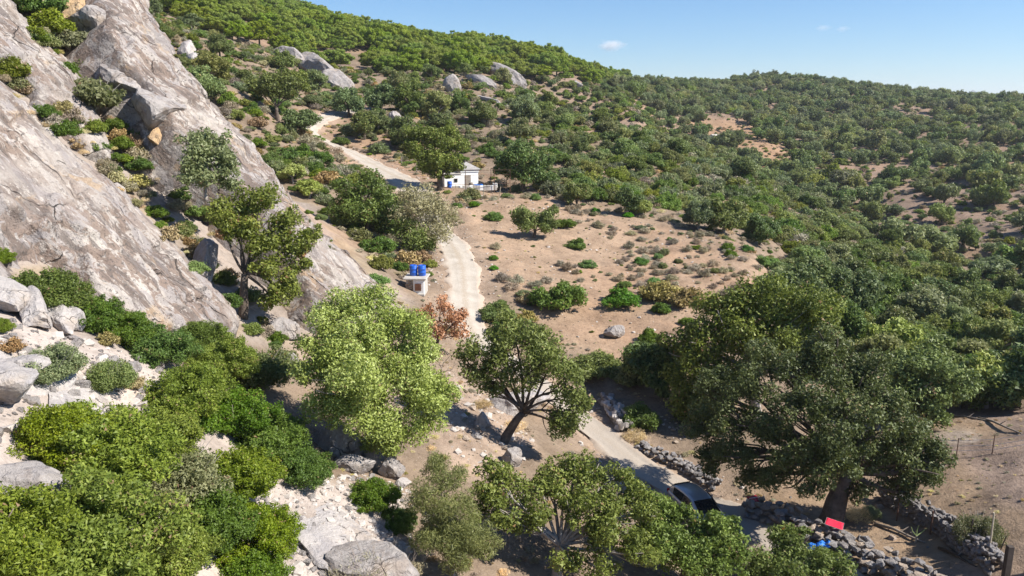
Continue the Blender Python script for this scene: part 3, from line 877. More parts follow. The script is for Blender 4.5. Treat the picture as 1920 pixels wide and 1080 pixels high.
def far_dome(seed):
    rng = np.random.default_rng(seed)
    bl = [(0, 0, 0.62, 0.78)]
    for k in range(4):
        a = 1.57 * k + rng.uniform(-0.5, 0.5); q = rng.uniform(0.3, 0.5)
        bl.append((q * math.cos(a), q * math.sin(a), rng.uniform(0.45, 0.7), rng.uniform(0.42, 0.6)))
    return bl
def pine_blobs(seed):
    rng = np.random.default_rng(seed)
    bl = [(0, 0, 1.15, 0.6)]
    for ring, n, z, s in ((0.70, 10, 0.92, 0.36), (0.42, 7, 1.28, 0.38)):
        for k in range(n):
            a = 2 * math.pi * k / n + rng.uniform(-0.25, 0.25); q = ring * rng.uniform(0.88, 1.1)
            bl.append((q * math.cos(a), q * math.sin(a), z + rng.uniform(-0.06, 0.08), s * rng.uniform(0.85, 1.15)))
    return bl
for k in range(4):                                  # near shrubs, 20-35 m
    proto('near_mastic', ['leaf_mastic', 'twig'], dome_blobs(k + 1, 9), 0.040, 1.15, 10 + k, stems_np(k, 14, 0.6, 0.018), sub=22, subr=0.26)
    proto('near_masticdk', ['leaf_masticdk', 'twig'], dome_blobs(k + 21, 8), 0.046, 1.1, 30 + k, stems_np(k, 14, 0.6, 0.018), sub=20, subr=0.28)
for k in range(2):
    proto('near_grey', ['leaf_grey', 'bark_pale'], dome_blobs(k + 41, 8), 0.055, 0.8, 50 + k, stems_np(k, 40, 0.9, 0.010, 0.9), sub=11, subr=0.42)
    proto('near_dry', ['leaf_dry', 'twig'], dome_blobs(k + 45, 8), 0.10, 0.55, 54 + k, stems_np(k, 90, 0.95, 0.008, 1.0), sub=9, thin=0.16)
    proto('near_straw', ['leaf_straw', 'twig'], dome_blobs(k + 47, 8), 0.16, 0.7, 56 + k, None, sub=7, thin=0.12, upbias=0.0)
for k in range(3):                                  # 45-120 m
    proto('mid_green', ['leaf_masticdk', 'twig'], dome_blobs(k + 61, 7), 0.10, 1.1, 60 + k, None, sub=10, subr=0.42, rough=0.5)
    proto('mid_fresh', ['leaf_fresh', 'twig'], dome_blobs(k + 64, 7), 0.10, 1.1, 64 + k, None, sub=10, subr=0.42, rough=0.5)
    proto('mid_maquis', ['leaf_maquis', 'twig'], dome_blobs(k + 67, 7), 0.10, 1.05, 68 + k, None, sub=10, subr=0.42, rough=0.5)
    proto('mid_dry', ['leaf_dry', 'twig'], dome_blobs(k + 71, 6), 0.17, 0.85, 72 + k, stems_np(k, 16, 0.8, 0.02, 0.9), sub=7, thin=0.22)
    proto('mid_grey', ['leaf_grey', 'bark_pale'], dome_blobs(k + 81, 7), 0.13, 0.9, 82 + k, stems_np(k, 10, 0.8, 0.02, 0.8), sub=8)
    proto('mid_brown', ['leaf_brown', 'twig'], dome_blobs(k + 84, 7), 0.13, 0.8, 85 + k, stems_np(k, 14, 0.8, 0.015, 0.9), sub=8)
    tb = MB()
    rg = np.random.default_rng(k)
    tb.tube(limb_path([0, 0, -0.3], [0.05, 0, 0.6], rg, 0.05, 5), np.linspace(0.08, 0.06, 5), 7, cap=False)
    for j in range(6):
        a = j * 1.05; tb.tube(limb_path([0.05, 0, 0.55], [0.6 * math.cos(a), 0.6 * math.sin(a), 0.95], rg, 0.1, 5), np.linspace(0.05, 0.02, 5), 5, cap=False)
    st = tris_of(tb)
    proto('mid_oak', ['leaf_oakdark', 'bark'], tree_blobs(k + 91), 0.10, 1.05, 92 + k, st, sub=9, floor=None)
    proto('mid_oaklite', ['leaf_oak', 'bark'], tree_blobs(k + 94), 0.10, 0.9, 96 + k, st, sub=9, floor=None)
    proto('mid_olive', ['leaf_greyolive', 'bark_pale'], tree_blobs(k + 97), 0.10, 0.95, 99 + k, st, sub=9, floor=None)
    proto('mid_paleolive', ['leaf_olive', 'bark_pale'], tree_blobs(k + 101, 9), 0.10, 1.0, 103 + k, st, sub=9, floor=None)
for k in range(4):                                  # far
    tb = MB(); tb.tube([(0, 0, -0.4), (0.02, 0, 0.9)], [0.09, 0.06], 5, cap=False); st = tris_of(tb)
    proto('far_oak', ['leaf_oakdark', 'bark'], far_dome(k + 111), 0.13, 1.2, 112 + k, st, sub=9, subr=0.36, floor=-0.05, rough=0.38, shell=0.35, upbias=0.1)
    proto('far_olive', ['leaf_greyolive', 'bark'], far_dome(k + 115), 0.13, 1.15, 116 + k, st, sub=9, subr=0.36, floor=-0.05, rough=0.38, shell=0.35, upbias=0.1)
    proto('far_pale', ['leaf_grey', 'bark'], far_dome(k + 118), 0.13, 1.1, 119 + k, st, sub=9, subr=0.36, floor=-0.05, rough=0.38, shell=0.35, upbias=0.1)
    proto('far_maquis', ['leaf_maquis', 'twig'], dome_blobs(k + 121, 6), 0.15, 1.2, 122 + k, None, sub=8, subr=0.4, rough=0.42, shell=0.35)
    proto('far_dry', ['leaf_dry', 'twig'], dome_blobs(k + 125, 5), 0.26, 0.9, 126 + k, None, sub=5, thin=0.3)
    proto('far_brown', ['leaf_brown', 'twig'], dome_blobs(k + 141, 5), 0.24, 0.9, 142 + k, None, sub=5, thin=0.35)
    proto('mid_straw', ['leaf_straw', 'twig'], dome_blobs(k + 145, 5), 0.30, 0.8, 146 + k, None, sub=5, thin=0.14, upbias=0.0)
    tb = MB(); tb.tube([(0, 0, -0.4), (0.02, 0, 1.0)], [0.06, 0.05], 6, cap=False)
    for j in range(7):
        a = j * 0.9; tb.tube([(0.02, 0, 0.5), (0.35 * math.cos(a), 0.35 * math.sin(a), 0.75), (0.7 * math.cos(a), 0.7 * math.sin(a), 0.9)], [0.03, 0.022, 0.012], 4, cap=False)
    st = tris_of(tb)
    proto('stone_pine', ['leaf_pine', 'bark'], [(0, 0, 0.66, 1.0)], 0.075, 2.2, 132 + k, st, sub=85, subr=0.16, floor=0.40, flat=0.74, shell=0.35, rough=0.36, upbias=0.15)

def put(key, x, y, R, hz=1.0, name='shrub', label=None, cat='shrub', group=None, variant=None, rz=None, dz=0.0, sy=1.0):
    me = PROTO[key][random.randrange(len(PROTO[key])) if variant is None else variant % len(PROTO[key])]
    o = bpy.data.objects.new(name, me)
    o.location = (x, y, ground(x, y) + dz)
    o.scale = (R, R * sy, R * hz); o.rotation_euler = (0, 0, random.uniform(0, 6.28) if rz is None else rz)
    link(o)
    return tag(o, label, cat, group, 'thing')
def put_px(key, px, py, R, **kw):
    p = g(px, py); return put(key, p[0], p[1], R, **kw)

# geometry-node scatter for what nobody could count
def scatter_stuff(name, label, keys, pts_, rad, sq, cat=None):
    col_ = bpy.data.collections.new(name + '_kinds')
    nk = 0
    for key in keys:
        for me in PROTO[key]:
            o = bpy.data.objects.new('%s_%02d' % (name, nk), me); col_.objects.link(o); nk += 1
    per = [len(PROTO[k]) for k in keys]; offs = np.cumsum([0] + per)
    me = bpy.data.meshes.new(name)
    n = len(pts_)
    me.vertices.add(n); me.vertices.foreach_set('co', np.asarray([q[:3] for q in pts_], np.float32).ravel())
    kk = np.array([int(q[3]) for q in pts_])
    ii = np.array([offs[k] + random.randrange(per[k]) for k in kk], np.int32)
    a = me.attributes.new('pick', 'INT', 'POINT'); a.data.foreach_set('value', ii)
    a = me.attributes.new('turn', 'FLOAT_VECTOR', 'POINT')
    rot = np.zeros((n, 3), np.float32); rot[:, 2] = RNG.uniform(0, 6.28, n); a.data.foreach_set('vector', rot.ravel())
    a = me.attributes.new('size', 'FLOAT_VECTOR', 'POINT')
    s = np.c_[rad, np.asarray(rad) * RNG.uniform(0.8, 1.2, n), np.asarray(rad) * sq * RNG.uniform(0.7, 1.3, n)].astype(np.float32); a.data.foreach_set('vector', s.ravel())
    o = obj(name, me); tag(o, label, cat, None, 'stuff')
    gn = bpy.data.node_groups.new(name, 'GeometryNodeTree')
    gn.interface.new_socket('Geometry', in_out='INPUT', socket_type='NodeSocketGeometry')
    gn.interface.new_socket('Geometry', in_out='OUTPUT', socket_type='NodeSocketGeometry')
    N_ = gn.nodes.new; Lk = gn.links.new
    gi, go = N_('NodeGroupInput'), N_('NodeGroupOutput')
    ci = N_('GeometryNodeCollectionInfo'); ci.inputs['Collection'].default_value = col_
    ci.inputs['Separate Children'].default_value = True; ci.inputs['Reset Children'].default_value = True
    iop = N_('GeometryNodeInstanceOnPoints'); iop.inputs['Pick Instance'].default_value = True
    def na(nm, ty):
        q = N_('GeometryNodeInputNamedAttribute'); q.data_type = ty; q.inputs['Name'].default_value = nm; return q.outputs['Attribute']
    e2r = N_('FunctionNodeEulerToRotation')
    Lk(na('turn', 'FLOAT_VECTOR'), e2r.inputs[0]); Lk(e2r.outputs[0], iop.inputs['Rotation'])
    Lk(na('size', 'FLOAT_VECTOR'), iop.inputs['Scale']); Lk(na('pick', 'INT'), iop.inputs['Instance Index'])
    Lk(ci.outputs[0], iop.inputs['Instance']); Lk(gi.outputs[0], iop.inputs['Points']); Lk(iop.outputs[0], go.inputs[0])
    md = o.modifiers.new('scatter', 'NODES'); md.node_group = gn
    return o
def jgrid(x0, x1, y0, y1, s, seed):
    rng = np.random.default_rng(seed)
    X, Y = np.meshgrid(np.arange(x0, x1, s), np.arange(y0, y1, s * 0.87))
    X = X + (np.arange(X.shape[0]) % 2)[:, None] * s * 0.5
    X = X + rng.uniform(-0.36, 0.36, X.shape) * s; Y = Y + rng.uniform(-0.36, 0.36, Y.shape) * s
    x, y = X.ravel(), Y.ravel()
    th = np.arctan2(x, y); ok = (np.abs(th) < math.radians(39)) & (y > 5)
    return x[ok], y[ok], rng
def field(x, y):
    z = h0(x, y); px, py, d = project(np.c_[x, y, z])
    return px, py, np.hypot(x, y), z

# ------------------------------------------------------------------ far and middle vegetation
def visible(x, y, z, top):
    """True where the ray from the camera to the plant's top clears the smooth ground."""
    ok = np.ones(len(x), bool)
    for t in np.linspace(0.15, 0.985, 60):
        ok &= (CZ + (z + top - CZ) * t) > h0(x * t, y * t) - 0.3
    return ok
LOOK = {'mid_oak': 'dark green', 'mid_oaklite': 'olive-green', 'mid_olive': 'grey-green', 'mid_paleolive': 'pale yellow-green', 'mid_maquis': 'dull olive', 'mid_green': 'rich green', 'mid_fresh': 'vivid green',
        'mid_grey': 'silvery grey-green', 'mid_dry': 'dry grey-brown', 'mid_brown': 'withered brown', 'far_oak': 'dark green', 'far_olive': 'grey-green', 'far_maquis': 'dull olive', 'far_pale': 'silvery'}
MARKS = [('at the left end', 330, 25), ('above the broad pale crag', 610, 85), ('above the oak row', 760, 105), ('above the long crag', 930, 110), ('by the saddle', 1110, 138),
         ('on the knoll of the skyline', 1450, 160), ('on the right skyline shoulder', 1720, 190), ('by the tiny white farmhouse', 1345, 255), ('below the bare far patch', 1450, 320), ('by the bare mid-slope gaps', 1680, 360),
         ('low in the valley', 1600, 450), ('near the right picture edge', 1860, 380), ('low at the far right', 1860, 500), ('near the track bend', 600, 250), ('near the oak row', 740, 200),
         ('around the white hut', 880, 320), ('above the round hut oak', 1000, 250), ('above the field', 1150, 350), ('on the spur crest', 1330, 310), ('right of the field', 1480, 450), ('behind the huge oak', 1600, 600),
         ('above the paddock', 1830, 680), ('in its middle', 1120, 480), ('at its right end', 1360, 500), ('by the oak on the field', 1000, 430), ('by the crags', 930, 180), ('near the blue drums', 740, 480),
         ('beside the slab crest', 480, 250), ('below the rounded crag', 860, 190)]
def describe(label, key, px, py):
    if key not in LOOK and key != 'stone_pine': return label
    m = min(MARKS, key=lambda q: (q[1] - px) ** 2 + (2 * (q[2] - py)) ** 2)[0]
    return '%s, %s' % (label if key == 'stone_pine' else LOOK[key] + ' ' + label, m)
def plant_zone(name, cat, label, group, stuff_label, keys, x, y, R, kidx, hz, limit=300, stuff_name=None):
    z = h(x, y)
    vis = visible(x, y, z, R * 1.6)
    px, py, _ = project(np.c_[x, y, z])
    inview = vis & (px > -60) & (px < 1980) & (py > -60) & (py < 1120)
    app = np.where(inview, R / np.hypot(x, y), 0)
    order = np.argsort(-app)
    pick = [i for i in order[:limit] if app[i] > 0]
    for i in pick:
        k = keys[int(kidx[i])]
        o = bpy.data.objects.new(name, PROTO[k][random.randrange(len(PROTO[k]))])
        o.location = (x[i], y[i], z[i]); s = R[i]; o.scale = (s, s * random.uniform(0.88, 1.12), s * hz * random.uniform(0.72, 1.3))
        o.rotation_euler = (0, 0, random.uniform(0, 6.28))
        link(o); tag(o, describe(label, k, px[i], py[i]), cat, group, 'thing')
    rest = np.setdiff1d(np.arange(len(x)), pick)
    if stuff_name and len(rest):
        scatter_stuff(stuff_name, stuff_label, keys, [(x[i], y[i], z[i], kidx[i]) for i in rest], R[rest], hz)
    print(name, len(pick), len(rest))

PB = np.array([(-600,45),(270,36),(420,72),(560,106),(700,136),(800,140),(880,142),(960,146),(1060,156),(1130,158),(1175,160)], float)
def pine_zone(px, py, r):
    return (py < np.interp(px, PB[:, 0], PB[:, 1])) & (r > 185) & (px < 1172)
BARE = [[(1300,232),(1345,222),(1400,228),(1425,262),(1470,270),(1490,290),(1440,305),(1400,290),(1385,262),(1300,245)],
        [(1395,275),(1475,280),(1480,300),(1440,305),(1400,290)],
        [(1700,205),(1745,205),(1740,225),(1705,222)],[(1765,235),(1830,240),(1820,262),(1770,262)],
        [(1820,318),(1890,325),(1880,342),(1825,335)],[(1625,360),(1700,362),(1740,390),(1690,420),(1660,415),(1640,385)],
        [(1750,345),(1830,350),(1820,378),(1760,372)],[(1660,410),(1720,430),(1700,470),(1670,445)]]
HUTC = g(872, 350)[:2]; TANK = g(780, 545)[:2]
def clear(x, y, R, extra=0.6):
    ok = road_dist(x, y) > R * 0.7 + extra
    ok &= np.hypot(x - HUTC[0], y - HUTC[1]) > 5.0
    ok &= np.hypot(x - TANK[0], y - TANK[1]) > 2.5 + R
    return ok
def slabzone(px, py, r):           # keep the granite clear
    return inpoly(px, py, [(-400,-200),(270,-120),(300,20),(430,215),(610,410),(770,570),(640,660),(430,640),(-400,640)]) & (r < 82)

# stone pines
x, y, rng = jgrid(-330, 110, 180, 560, 6.3, 1)
px, py, r, z = field(x, y)
ok = pine_zone(px, py, r) & (fbm(np.c_[x, y, x * 0], 22, 2, 77) > -0.42)
x, y = x[ok], y[ok]
plant_zone('stone_pine', 'pine tree', 'umbrella-crowned stone pine of the hilltop wood', 'stone pines of the hilltop wood',
           'green umbrella-crowned stone pine wood receding over the upper left hill', ['stone_pine'], x, y, np.clip(rng.normal(3.75, 0.55, len(x)), 2.4, 5.2), np.zeros(len(x), int), 0.95, stuff_name='pine_wood')

# far right hillside
x, y, rng = jgrid(40, 560, 110, 700, 5.9, 2)
px, py, r, z = field(x, y)
th = np.arctan2(x, y)
far_side = (r > np.interp(px, [1180, 1260, 1300, 1360, 1430, 1490, 1560, 1700, 1920, 2200], [330, 300, 240, 220, 200, 185, 165, 145, 118, 105]))
ok = far_side & (px > 1150) & ~pine_zone(px, py, r)
bare = np.zeros(len(x), bool)
for b in BARE: bare |= inpoly(px, py, b)
dn = fbm(np.c_[x, y, x * 0], 26, 3, 78)
open_ = np.clip((420 - r) / 260, 0, 1) * np.clip((px - 1450) / 200, 0, 1)
ok &= (~bare | (rng.random(len(x)) < 0.10)) & (dn > -0.50 + 0.62 * open_ - 0.25 * (rng.random(len(x)) < 0.45))
ok &= rng.random(len(x)) < 0.97 - 0.14 * open_
x, y, r = x[ok], y[ok], r[ok]
R = np.clip(rng.normal(2.95, 0.8, len(x)), 1.0, 4.8)
ki = np.where(fbm(np.c_[x, y, x * 0], 30, 2, 79) + rng.normal(0, 0.3, len(x)) > 0.05, 1, 0); ki = np.where(rng.random(len(x)) < 0.10, 2, ki); ki = np.where(rng.random(len(x)) < 0.14, 3, ki)
plant_zone('holm_oak', 'tree', 'rounded tree of the far hillside', 'scattered trees of the far right hillside',
           'rounded evergreen trees covering the far right hill up to its skyline', ['far_oak', 'far_olive', 'far_maquis', 'far_pale'], x, y, R, ki, 1.0, stuff_name='hillside_wood')

# low scrub between the far trees and on the upper slopes
x, y, rng = jgrid(-140, 430, 95, 470, 3.0, 3)
px, py, r, z = field(x, y)
spur = ~((r > np.interp(px, [1150, 1260, 1300, 1360, 1430, 1490, 1560, 1700, 1920, 2200], [330, 300, 240, 220, 200, 185, 165, 145, 118, 105])) & (px > 1150))
nofield = ~inpoly(px, py, FIELD)
ok = ~pine_zone(px, py, r) & ~slabzone(px, py, r) & nofield & (r > 93) & clear(x, y, np.full(len(x), 1.2), 1.6)
dens = np.where(spur, np.where(px > 1000 + 60 * fbm(np.c_[x, y, x * 0], 15, 2, 80), 0.99, 0.86), 0.10 + 0.25 * (r < 300))
dens = dens - 0.35 * (fbm(np.c_[x, y, x * 0], 14, 3, 81) < -0.22) * (px < 1250)
ok &= rng.random(len(x)) < dens
x, y, px, py, r, spur_ = x[ok], y[ok], px[ok], py[ok], r[ok], spur[ok]
R = np.where(px > 1020, rng.uniform(1.2, 2.4, len(x)), rng.uniform(0.6, 1.7, len(x)))
R = np.where(spur_, R, R * 0.6)
nz = fbm(np.c_[x, y, x * 0], 18, 2, 82) + rng.normal(0, 0.25, len(x))
left = px < 1000
ki = np.where(nz > 0.12, 1, 0)
ki = np.where((rng.random(len(x)) < np.where(left, 0.38, 0.10)), 2, ki)
ki = np.where((rng.random(len(x)) < 0.10), 3, ki)
near_m = (r < 150)
keysA = ['mid_maquis', 'mid_grey', 'mid_dry', 'mid_green']
keysB = ['far_maquis', 'far_olive', 'far_dry', 'far_oak']
plant_zone('maquis_shrub', 'shrub', 'maquis shrub in the hillside scrub', 'maquis shrubs of the near hillside', 'dense green scrub of the near hillside',
           keysA, x[near_m], y[near_m], R[near_m], ki[near_m], 0.95, stuff_name='hillside_scrub')
scatter_stuff('upper_scrub', 'low green and grey scrub below the pine wood and along the ridge', keysB,
              [(a, b, c, k) for a, b, c, k in zip(x[~near_m], y[~near_m], h(x[~near_m], y[~near_m]), ki[~near_m])], R[~near_m], 0.9)

# scattered taller trees on the same slopes
x, y, rng = jgrid(-110, 150, 100, 330, 10.5, 4)
px, py, r, z = field(x, y)
ok = ~pine_zone(px, py, r) & ~slabzone(px, py, r) & ~inpoly(px, py, FIELD) & (r > 104) & clear(x, y, np.full(len(x), 3.0), 1.5)
ok &= ~((r > np.interp(px, [1150, 1260, 1300, 1360, 1430, 1490, 1560, 1700, 1920, 2200], [330, 300, 240, 220, 200, 185, 165, 145, 118, 105])) & (px > 1150))
ok &= rng.random(len(x)) < np.where((px < 1000) & (r > 150), 0.22, 0.62)
x, y, px, r = x[ok], y[ok], px[ok], r[ok]
ki = np.where(rng.random(len(x)) < 0.5, 0, np.where(rng.random(len(x)) < 0.6, 2, 1))
plant_zone('oak_tree', 'tree', 'tree rising above the hillside scrub', 'taller trees in the hillside scrub', '', ['mid_oak', 'mid_oaklite', 'mid_olive'],
           x, y, rng.uniform(1.7, 3.0, len(x)), ki, 0.9)

# slope on the right below the spur (55-120 m)
x, y, rng = jgrid(15, 110, 45, 118, 3.1, 5)
px, py, r, z = field(x, y)
ok = (px > 1440) & (px < 2200) & (r > 54) & (r < 118) & ~inpoly(px, py, FIELD) & (py < 745) & (rng.random(len(x)) < 0.93) & (py > np.interp(px, [1440, 1560], [560, 440]))
x, y, px, r = x[ok], y[ok], px[ok], r[ok]
ki = np.array([0, 1, 2, 3, 4])[np.searchsorted(np.cumsum([0.30, 0.22, 0.24, 0.14]), rng.random(len(x)))]
plant_zone('slope_tree', 'tree', 'tree packed on the right slope', 'trees packed on the right slope', '',
           ['mid_maquis', 'mid_olive', 'mid_oak', 'mid_oaklite', 'mid_green'], x, y, rng.uniform(1.5, 2.6, len(x)), ki, 0.95)

# grey cushions of the open field
x, y, rng = jgrid(-14, 42, 50, 106, 1.55, 6)
px, py, r, z = field(x, y)
top = np.clip((560 - py) / 160, 0, 1)
nn = fbm(np.c_[x, y, x * 0], 6, 3, 84)
ok = inpoly(px, py, [(830,380),(930,338),(1080,372),(1200,398),(1330,445),(1470,480),(1480,545),(1400,585),(1330,610),(1260,655),(1160,670),(1090,650),(1040,600),(960,560),(930,520),(900,470),(870,430)])
ok &= (nn > -0.03 - 0.36 * np.clip((px - 1000) / 250, 0, 1) * top) & clear(x, y, np.full(len(x), 0.5)) & (rng.random(len(x)) < 0.85)
x, y, px = x[ok], y[ok], px[ok]
R = rng.uniform(0.3, 0.9, len(x)); ki = np.where(rng.random(len(x)) < 0.84, 0, np.where(rng.random(len(x)) < 0.5, 1, 2))
plant_zone('cushion_shrub', 'shrub', 'low cushion shrub on the brown field', 'cushion shrubs dotting the field', '', ['mid_dry', 'mid_grey', 'mid_fresh'], x, y, R, ki, 0.85)

# scrub on both sides of the upper track (58-100 m) and around the hut oaks
x, y, rng = jgrid(-30, 4, 56, 104, 2.0, 7)
px, py, r, z = field(x, y)
ok = inpoly(px, py, [(420,250),(560,290),(640,330),(760,350),(760,470),(820,480),(745,520),(700,480),(600,390),(500,300)]) & clear(x, y, np.full(len(x), 1.0)) & (rng.random(len(x)) < 0.95)
x, y = x[ok], y[ok]
ki = np.array([0, 1, 2, 3])[np.searchsorted(np.cumsum([0.35, 0.25, 0.2]), rng.random(len(x)))]
plant_zone('trackside_shrub', 'shrub', 'shrub in the trackside thicket', 'trackside shrubs by the long slab', '', ['mid_green', 'mid_grey', 'mid_dry', 'mid_brown'], x, y, rng.uniform(0.7, 1.6, len(x)), ki, 0.95)

# low dry tufts and litter over the bare soil
x, y, rng = jgrid(-90, 60, 50, 190, 1.2, 15)
px, py, r, z = field(x, y)
infield = inpoly(px, py, FIELD)
ok = ~slabzone(px, py, r) & (road_dist(x, y) > 0.5) & (rng.random(len(x)) < np.where(infield, 0.45, 0.6)) & (np.hypot(x - HUTC[0], y - HUTC[1]) > 3.5) & (np.hypot(x - TANK[0], y - TANK[1]) > 2.0)
x, y, infield = x[ok], y[ok], infield[ok]
R = np.where(infield, 0.07 + 0.22 * rng.random(len(x)) ** 2, 0.15 + 0.75 * rng.random(len(x)) ** 2)
ki = rng.choice(4, len(x), p=[0.36, 0.16, 0.32, 0.16])
scatter_stuff('dry_herbage', 'low dry herbs and straw tufts between the shrubs', ['far_dry', 'mid_straw', 'far_maquis', 'far_brown'], [(a, b, c, k) for a, b, c, k in zip(x, y, h(x, y), ki)], R, 0.6)
x, y, rng = jgrid(40, 330, 110, 430, 2.6, 16)
px, py, r, z = field(x, y)
ok = (px > 1250) & (rng.random(len(x)) < 0.55) & (r > 120)
x, y = x[ok], y[ok]
scatter_stuff('hill_herbage', 'low dry scrub between the trees of the far right hillside', ['far_dry', 'far_brown', 'far_maquis'], [(a, b, c, k) for a, b, c, k in zip(x, y, h(x, y), rng.choice(3, len(x), p=[0.36, 0.2, 0.44]))], 0.3 + 1.2 * rng.random(len(x)) ** 2, 0.75)
x, y, rng = jgrid(8, 34, 26, 56, 0.5, 17)
px, py, r, z = field(x, y)
ok = inpoly(px, py, YARD) & (fbm(np.c_[x, y, x * 0], 4, 3, 88) > -0.1) & (rng.random(len(x)) < 0.6) & (road_dist(x, y) > 0.4)
x, y = x[ok], y[ok]
scatter_stuff('paddock_grass', 'dry trampled grass of the paddock', ['mid_straw', 'far_dry', 'far_brown'], [(a, b, c, k) for a, b, c, k in zip(x, y, h(x, y), rng.choice(3, len(x), p=[0.35, 0.45, 0.2]))], 0.05 + 0.16 * rng.random(len(x)) ** 2, 0.5)
x, y, rng = jgrid(-12, 14, 24, 54, 0.55, 18)
px, py, r, z = field(x, y)
ok = ~inpoly(px, py, SCREE) & (px > 560) & (px < 1420) & (road_dist(x, y) > 0.35) & (fbm(np.c_[x, y, x * 0], 3, 3, 89) > -0.15) & (rng.random(len(x)) < 0.5)
x, y = x[ok], y[ok]
scatter_stuff('bank_herbage', 'dry herbs and litter on the banks along the lower track', ['mid_straw', 'far_dry', 'far_brown'], [(a, b, c, k) for a, b, c, k in zip(x, y, h(x, y), rng.choice(3, len(x), p=[0.4, 0.35, 0.25]))], 0.06 + 0.3 * rng.random(len(x)) ** 2.5, 0.6)

# extra scrub on the slope behind the slab crest, up to the pines
x, y, rng = jgrid(-110, 0, 84, 235, 2.3, 19)
px, py, r, z = field(x, y)
ok = (px < 900) & (px > 250) & ~pine_zone(px, py, r) & ~slabzone(px, py, r) & (r > 84) & (road_dist(x, y) > 2.6) & clear(x, y, np.full(len(x), 0.9)) & (rng.random(len(x)) < 0.72)
x, y, r = x[ok], y[ok], r[ok]
R = 0.35 + 1.15 * rng.random(len(x)) ** 1.6
ki = rng.choice(5, len(x), p=[0.34, 0.20, 0.16, 0.18, 0.12])
plant_zone('slope_shrub', 'shrub', 'low scrub shrub under the pine wood', 'scrub shrubs behind the slab crest', 'mixed low scrub on the slope below the pine wood',
           ['mid_maquis', 'mid_grey', 'mid_dry', 'mid_green', 'mid_brown'], x, y, R, ki, 0.9, stuff_name='crest_scrub')

# ------------------------------------------------------------------ rocks
def ico(sub):
    bm = bmesh.new(); bmesh.ops.create_icosphere(bm, subdivisions=sub, radius=1.0)
    v = np.array([q.co[:] for q in bm.verts]); f = np.array([[q.index for q in p.verts] for p in bm.faces]); bm.free()
    return v, f
ICO4 = ico(4); ICO3 = ico(3)
def rock_np(seed, size, cuts=14, rough=0.10, hi=True, lo=0.5):
    v, f = ICO4 if hi else ICO3
    rng = np.random.default_rng(seed); v = v.copy()
    for k in range(cuts):
        d = randdirs(1, rng)[0]; dd = rng.uniform(lo, 0.85)
        e = v @ d - dd
        v = v - np.where(e > 0, e * 0.93, 0)[:, None] * d
    q = v * 1.0 + seed * 3.7
    nr = v / (np.linalg.norm(v, axis=1)[:, None] + 1e-9)
    v = v + nr * (fbm(q, 0.9, 2, seed) * rough * 0.8 + fbm(q, 0.22, 3, seed + 3) * rough * 0.6)[:, None]
    return v * np.array(size), f
def boulder(label, px, py, size, mat='rock', seed=0, rz=0.0, tilt=(0, 0), at=None, sink=0.3, name='boulder', group=None, cuts=15, cat='boulder', rough=0.12, top=None):
    p = g(px, py) if at is None else np.asarray(at, float)
    v, f = rock_np(seed, np.array(size) * 0.62, cuts, rough)
    if top is not None: v[:, 2] = np.where(v[:, 2] > top, top + (v[:, 2] - top) * 0.08, v[:, 2])
    o = obj(name, mesh_np(name, v, f, mat, smooth=False))
    o.location = (p[0], p[1], p[2] + size[2] * (0.55 - sink))
    o.rotation_euler = (tilt[0], tilt[1], rz)
    return tag(o, label, cat, group, 'thing')
B = boulder
B('large grey boulder with a shaded face at the left edge beside bright green shrubs', 38, 945, (2.0, 1.6, 1.5), 'rock', 3, 0.4, sink=0.35)
B('big white boulder at the left edge under the pale scree', 0, 745, (2.2, 1.8, 1.3), 'rock_white', 5, 0.2)
B('long pale tilted rock, lowest of the white ridge by the dark round shrub', 112, 606, (1.1, 2.4, 1.0), 'rock_white', 6, 0.75, (0.2, 0.45))
B('long white tilted rock in the middle of the white ridge below the broad slab', 60, 600, (1.0, 2.8, 1.1), 'rock_white', 7, 0.7, (0.2, 0.45))
B('white rock at the upper end of the white ridge at the left edge', 5, 570, (1.3, 2.6, 1.3), 'rock_white', 8, 0.8, (0.2, 0.4))
B('small round white rock touching the dark shrub at the ridge end', 132, 615, (0.9, 1.1, 0.9), 'rock_white', 9, 0.5)
B('flat white rock lying in the scree under the grey shrub', 40, 700, (1.5, 1.0, 0.6), 'rock_white', 10, 0.3)
B('long flat grey boulder in the shade under the bright olive', 668, 882, (1.6, 1.0, 0.75), 'rock', 12, 0.15, sink=0.2)
B('upright blocky grey boulder under the right side of the bright olive', 735, 895, (0.95, 0.8, 1.15), 'rock', 13, 0.3, sink=0.2)
B('small white block beside the upright boulder above the bright green shrub', 757, 910, (0.6, 0.5, 0.4), 'rock_white', 14, 0.8)
B('dark hidden boulder deep under the olive crown', 640, 850, (2.2, 1.6, 1.6), 'rock', 15, 0.2)
B('flat-topped bedrock ledge with a grey front face below the stony platform', 695, 1062, (3.4, 2.3, 2.0), 'rock', 16, 0.25, (-0.05, 0.12), sink=0.48, top=0.5)
B('pale rounded rock at the lower end of the long slab beside the olive', 548, 690, (1.0, 0.9, 0.9), 'rock', 17, 0.3)
B('grey rock wedged below the gully oak', 535, 628, (1.6, 1.3, 1.3), 'rock', 18, 0.9)
B('rounded grey boulder right of the cork oak trunk, above the road bend', 960, 868, (1.1, 0.9, 0.8), 'rock', 19, 0.4, sink=0.2)
B('white bedrock outcrop behind the leaning cork oak', 965, 770, (3.6, 2.6, 1.5), 'rock_white', 20, 0.4, sink=0.35)
B('pale rock on the bank left of the leaning cork oak', 905, 800, (0.9, 0.8, 0.9), 'rock_white', 21, 1.0, sink=0.3)
B('small grey stone lying on the bank below the leaning oak', 893, 822, (0.45, 0.4, 0.35), 'rock_dark', 22)
B('pale boulder in the reddish bank at the lower edge of the field', 1155, 632, (1.5, 1.1, 1.0), 'rock', 23, 0.3, sink=0.25)
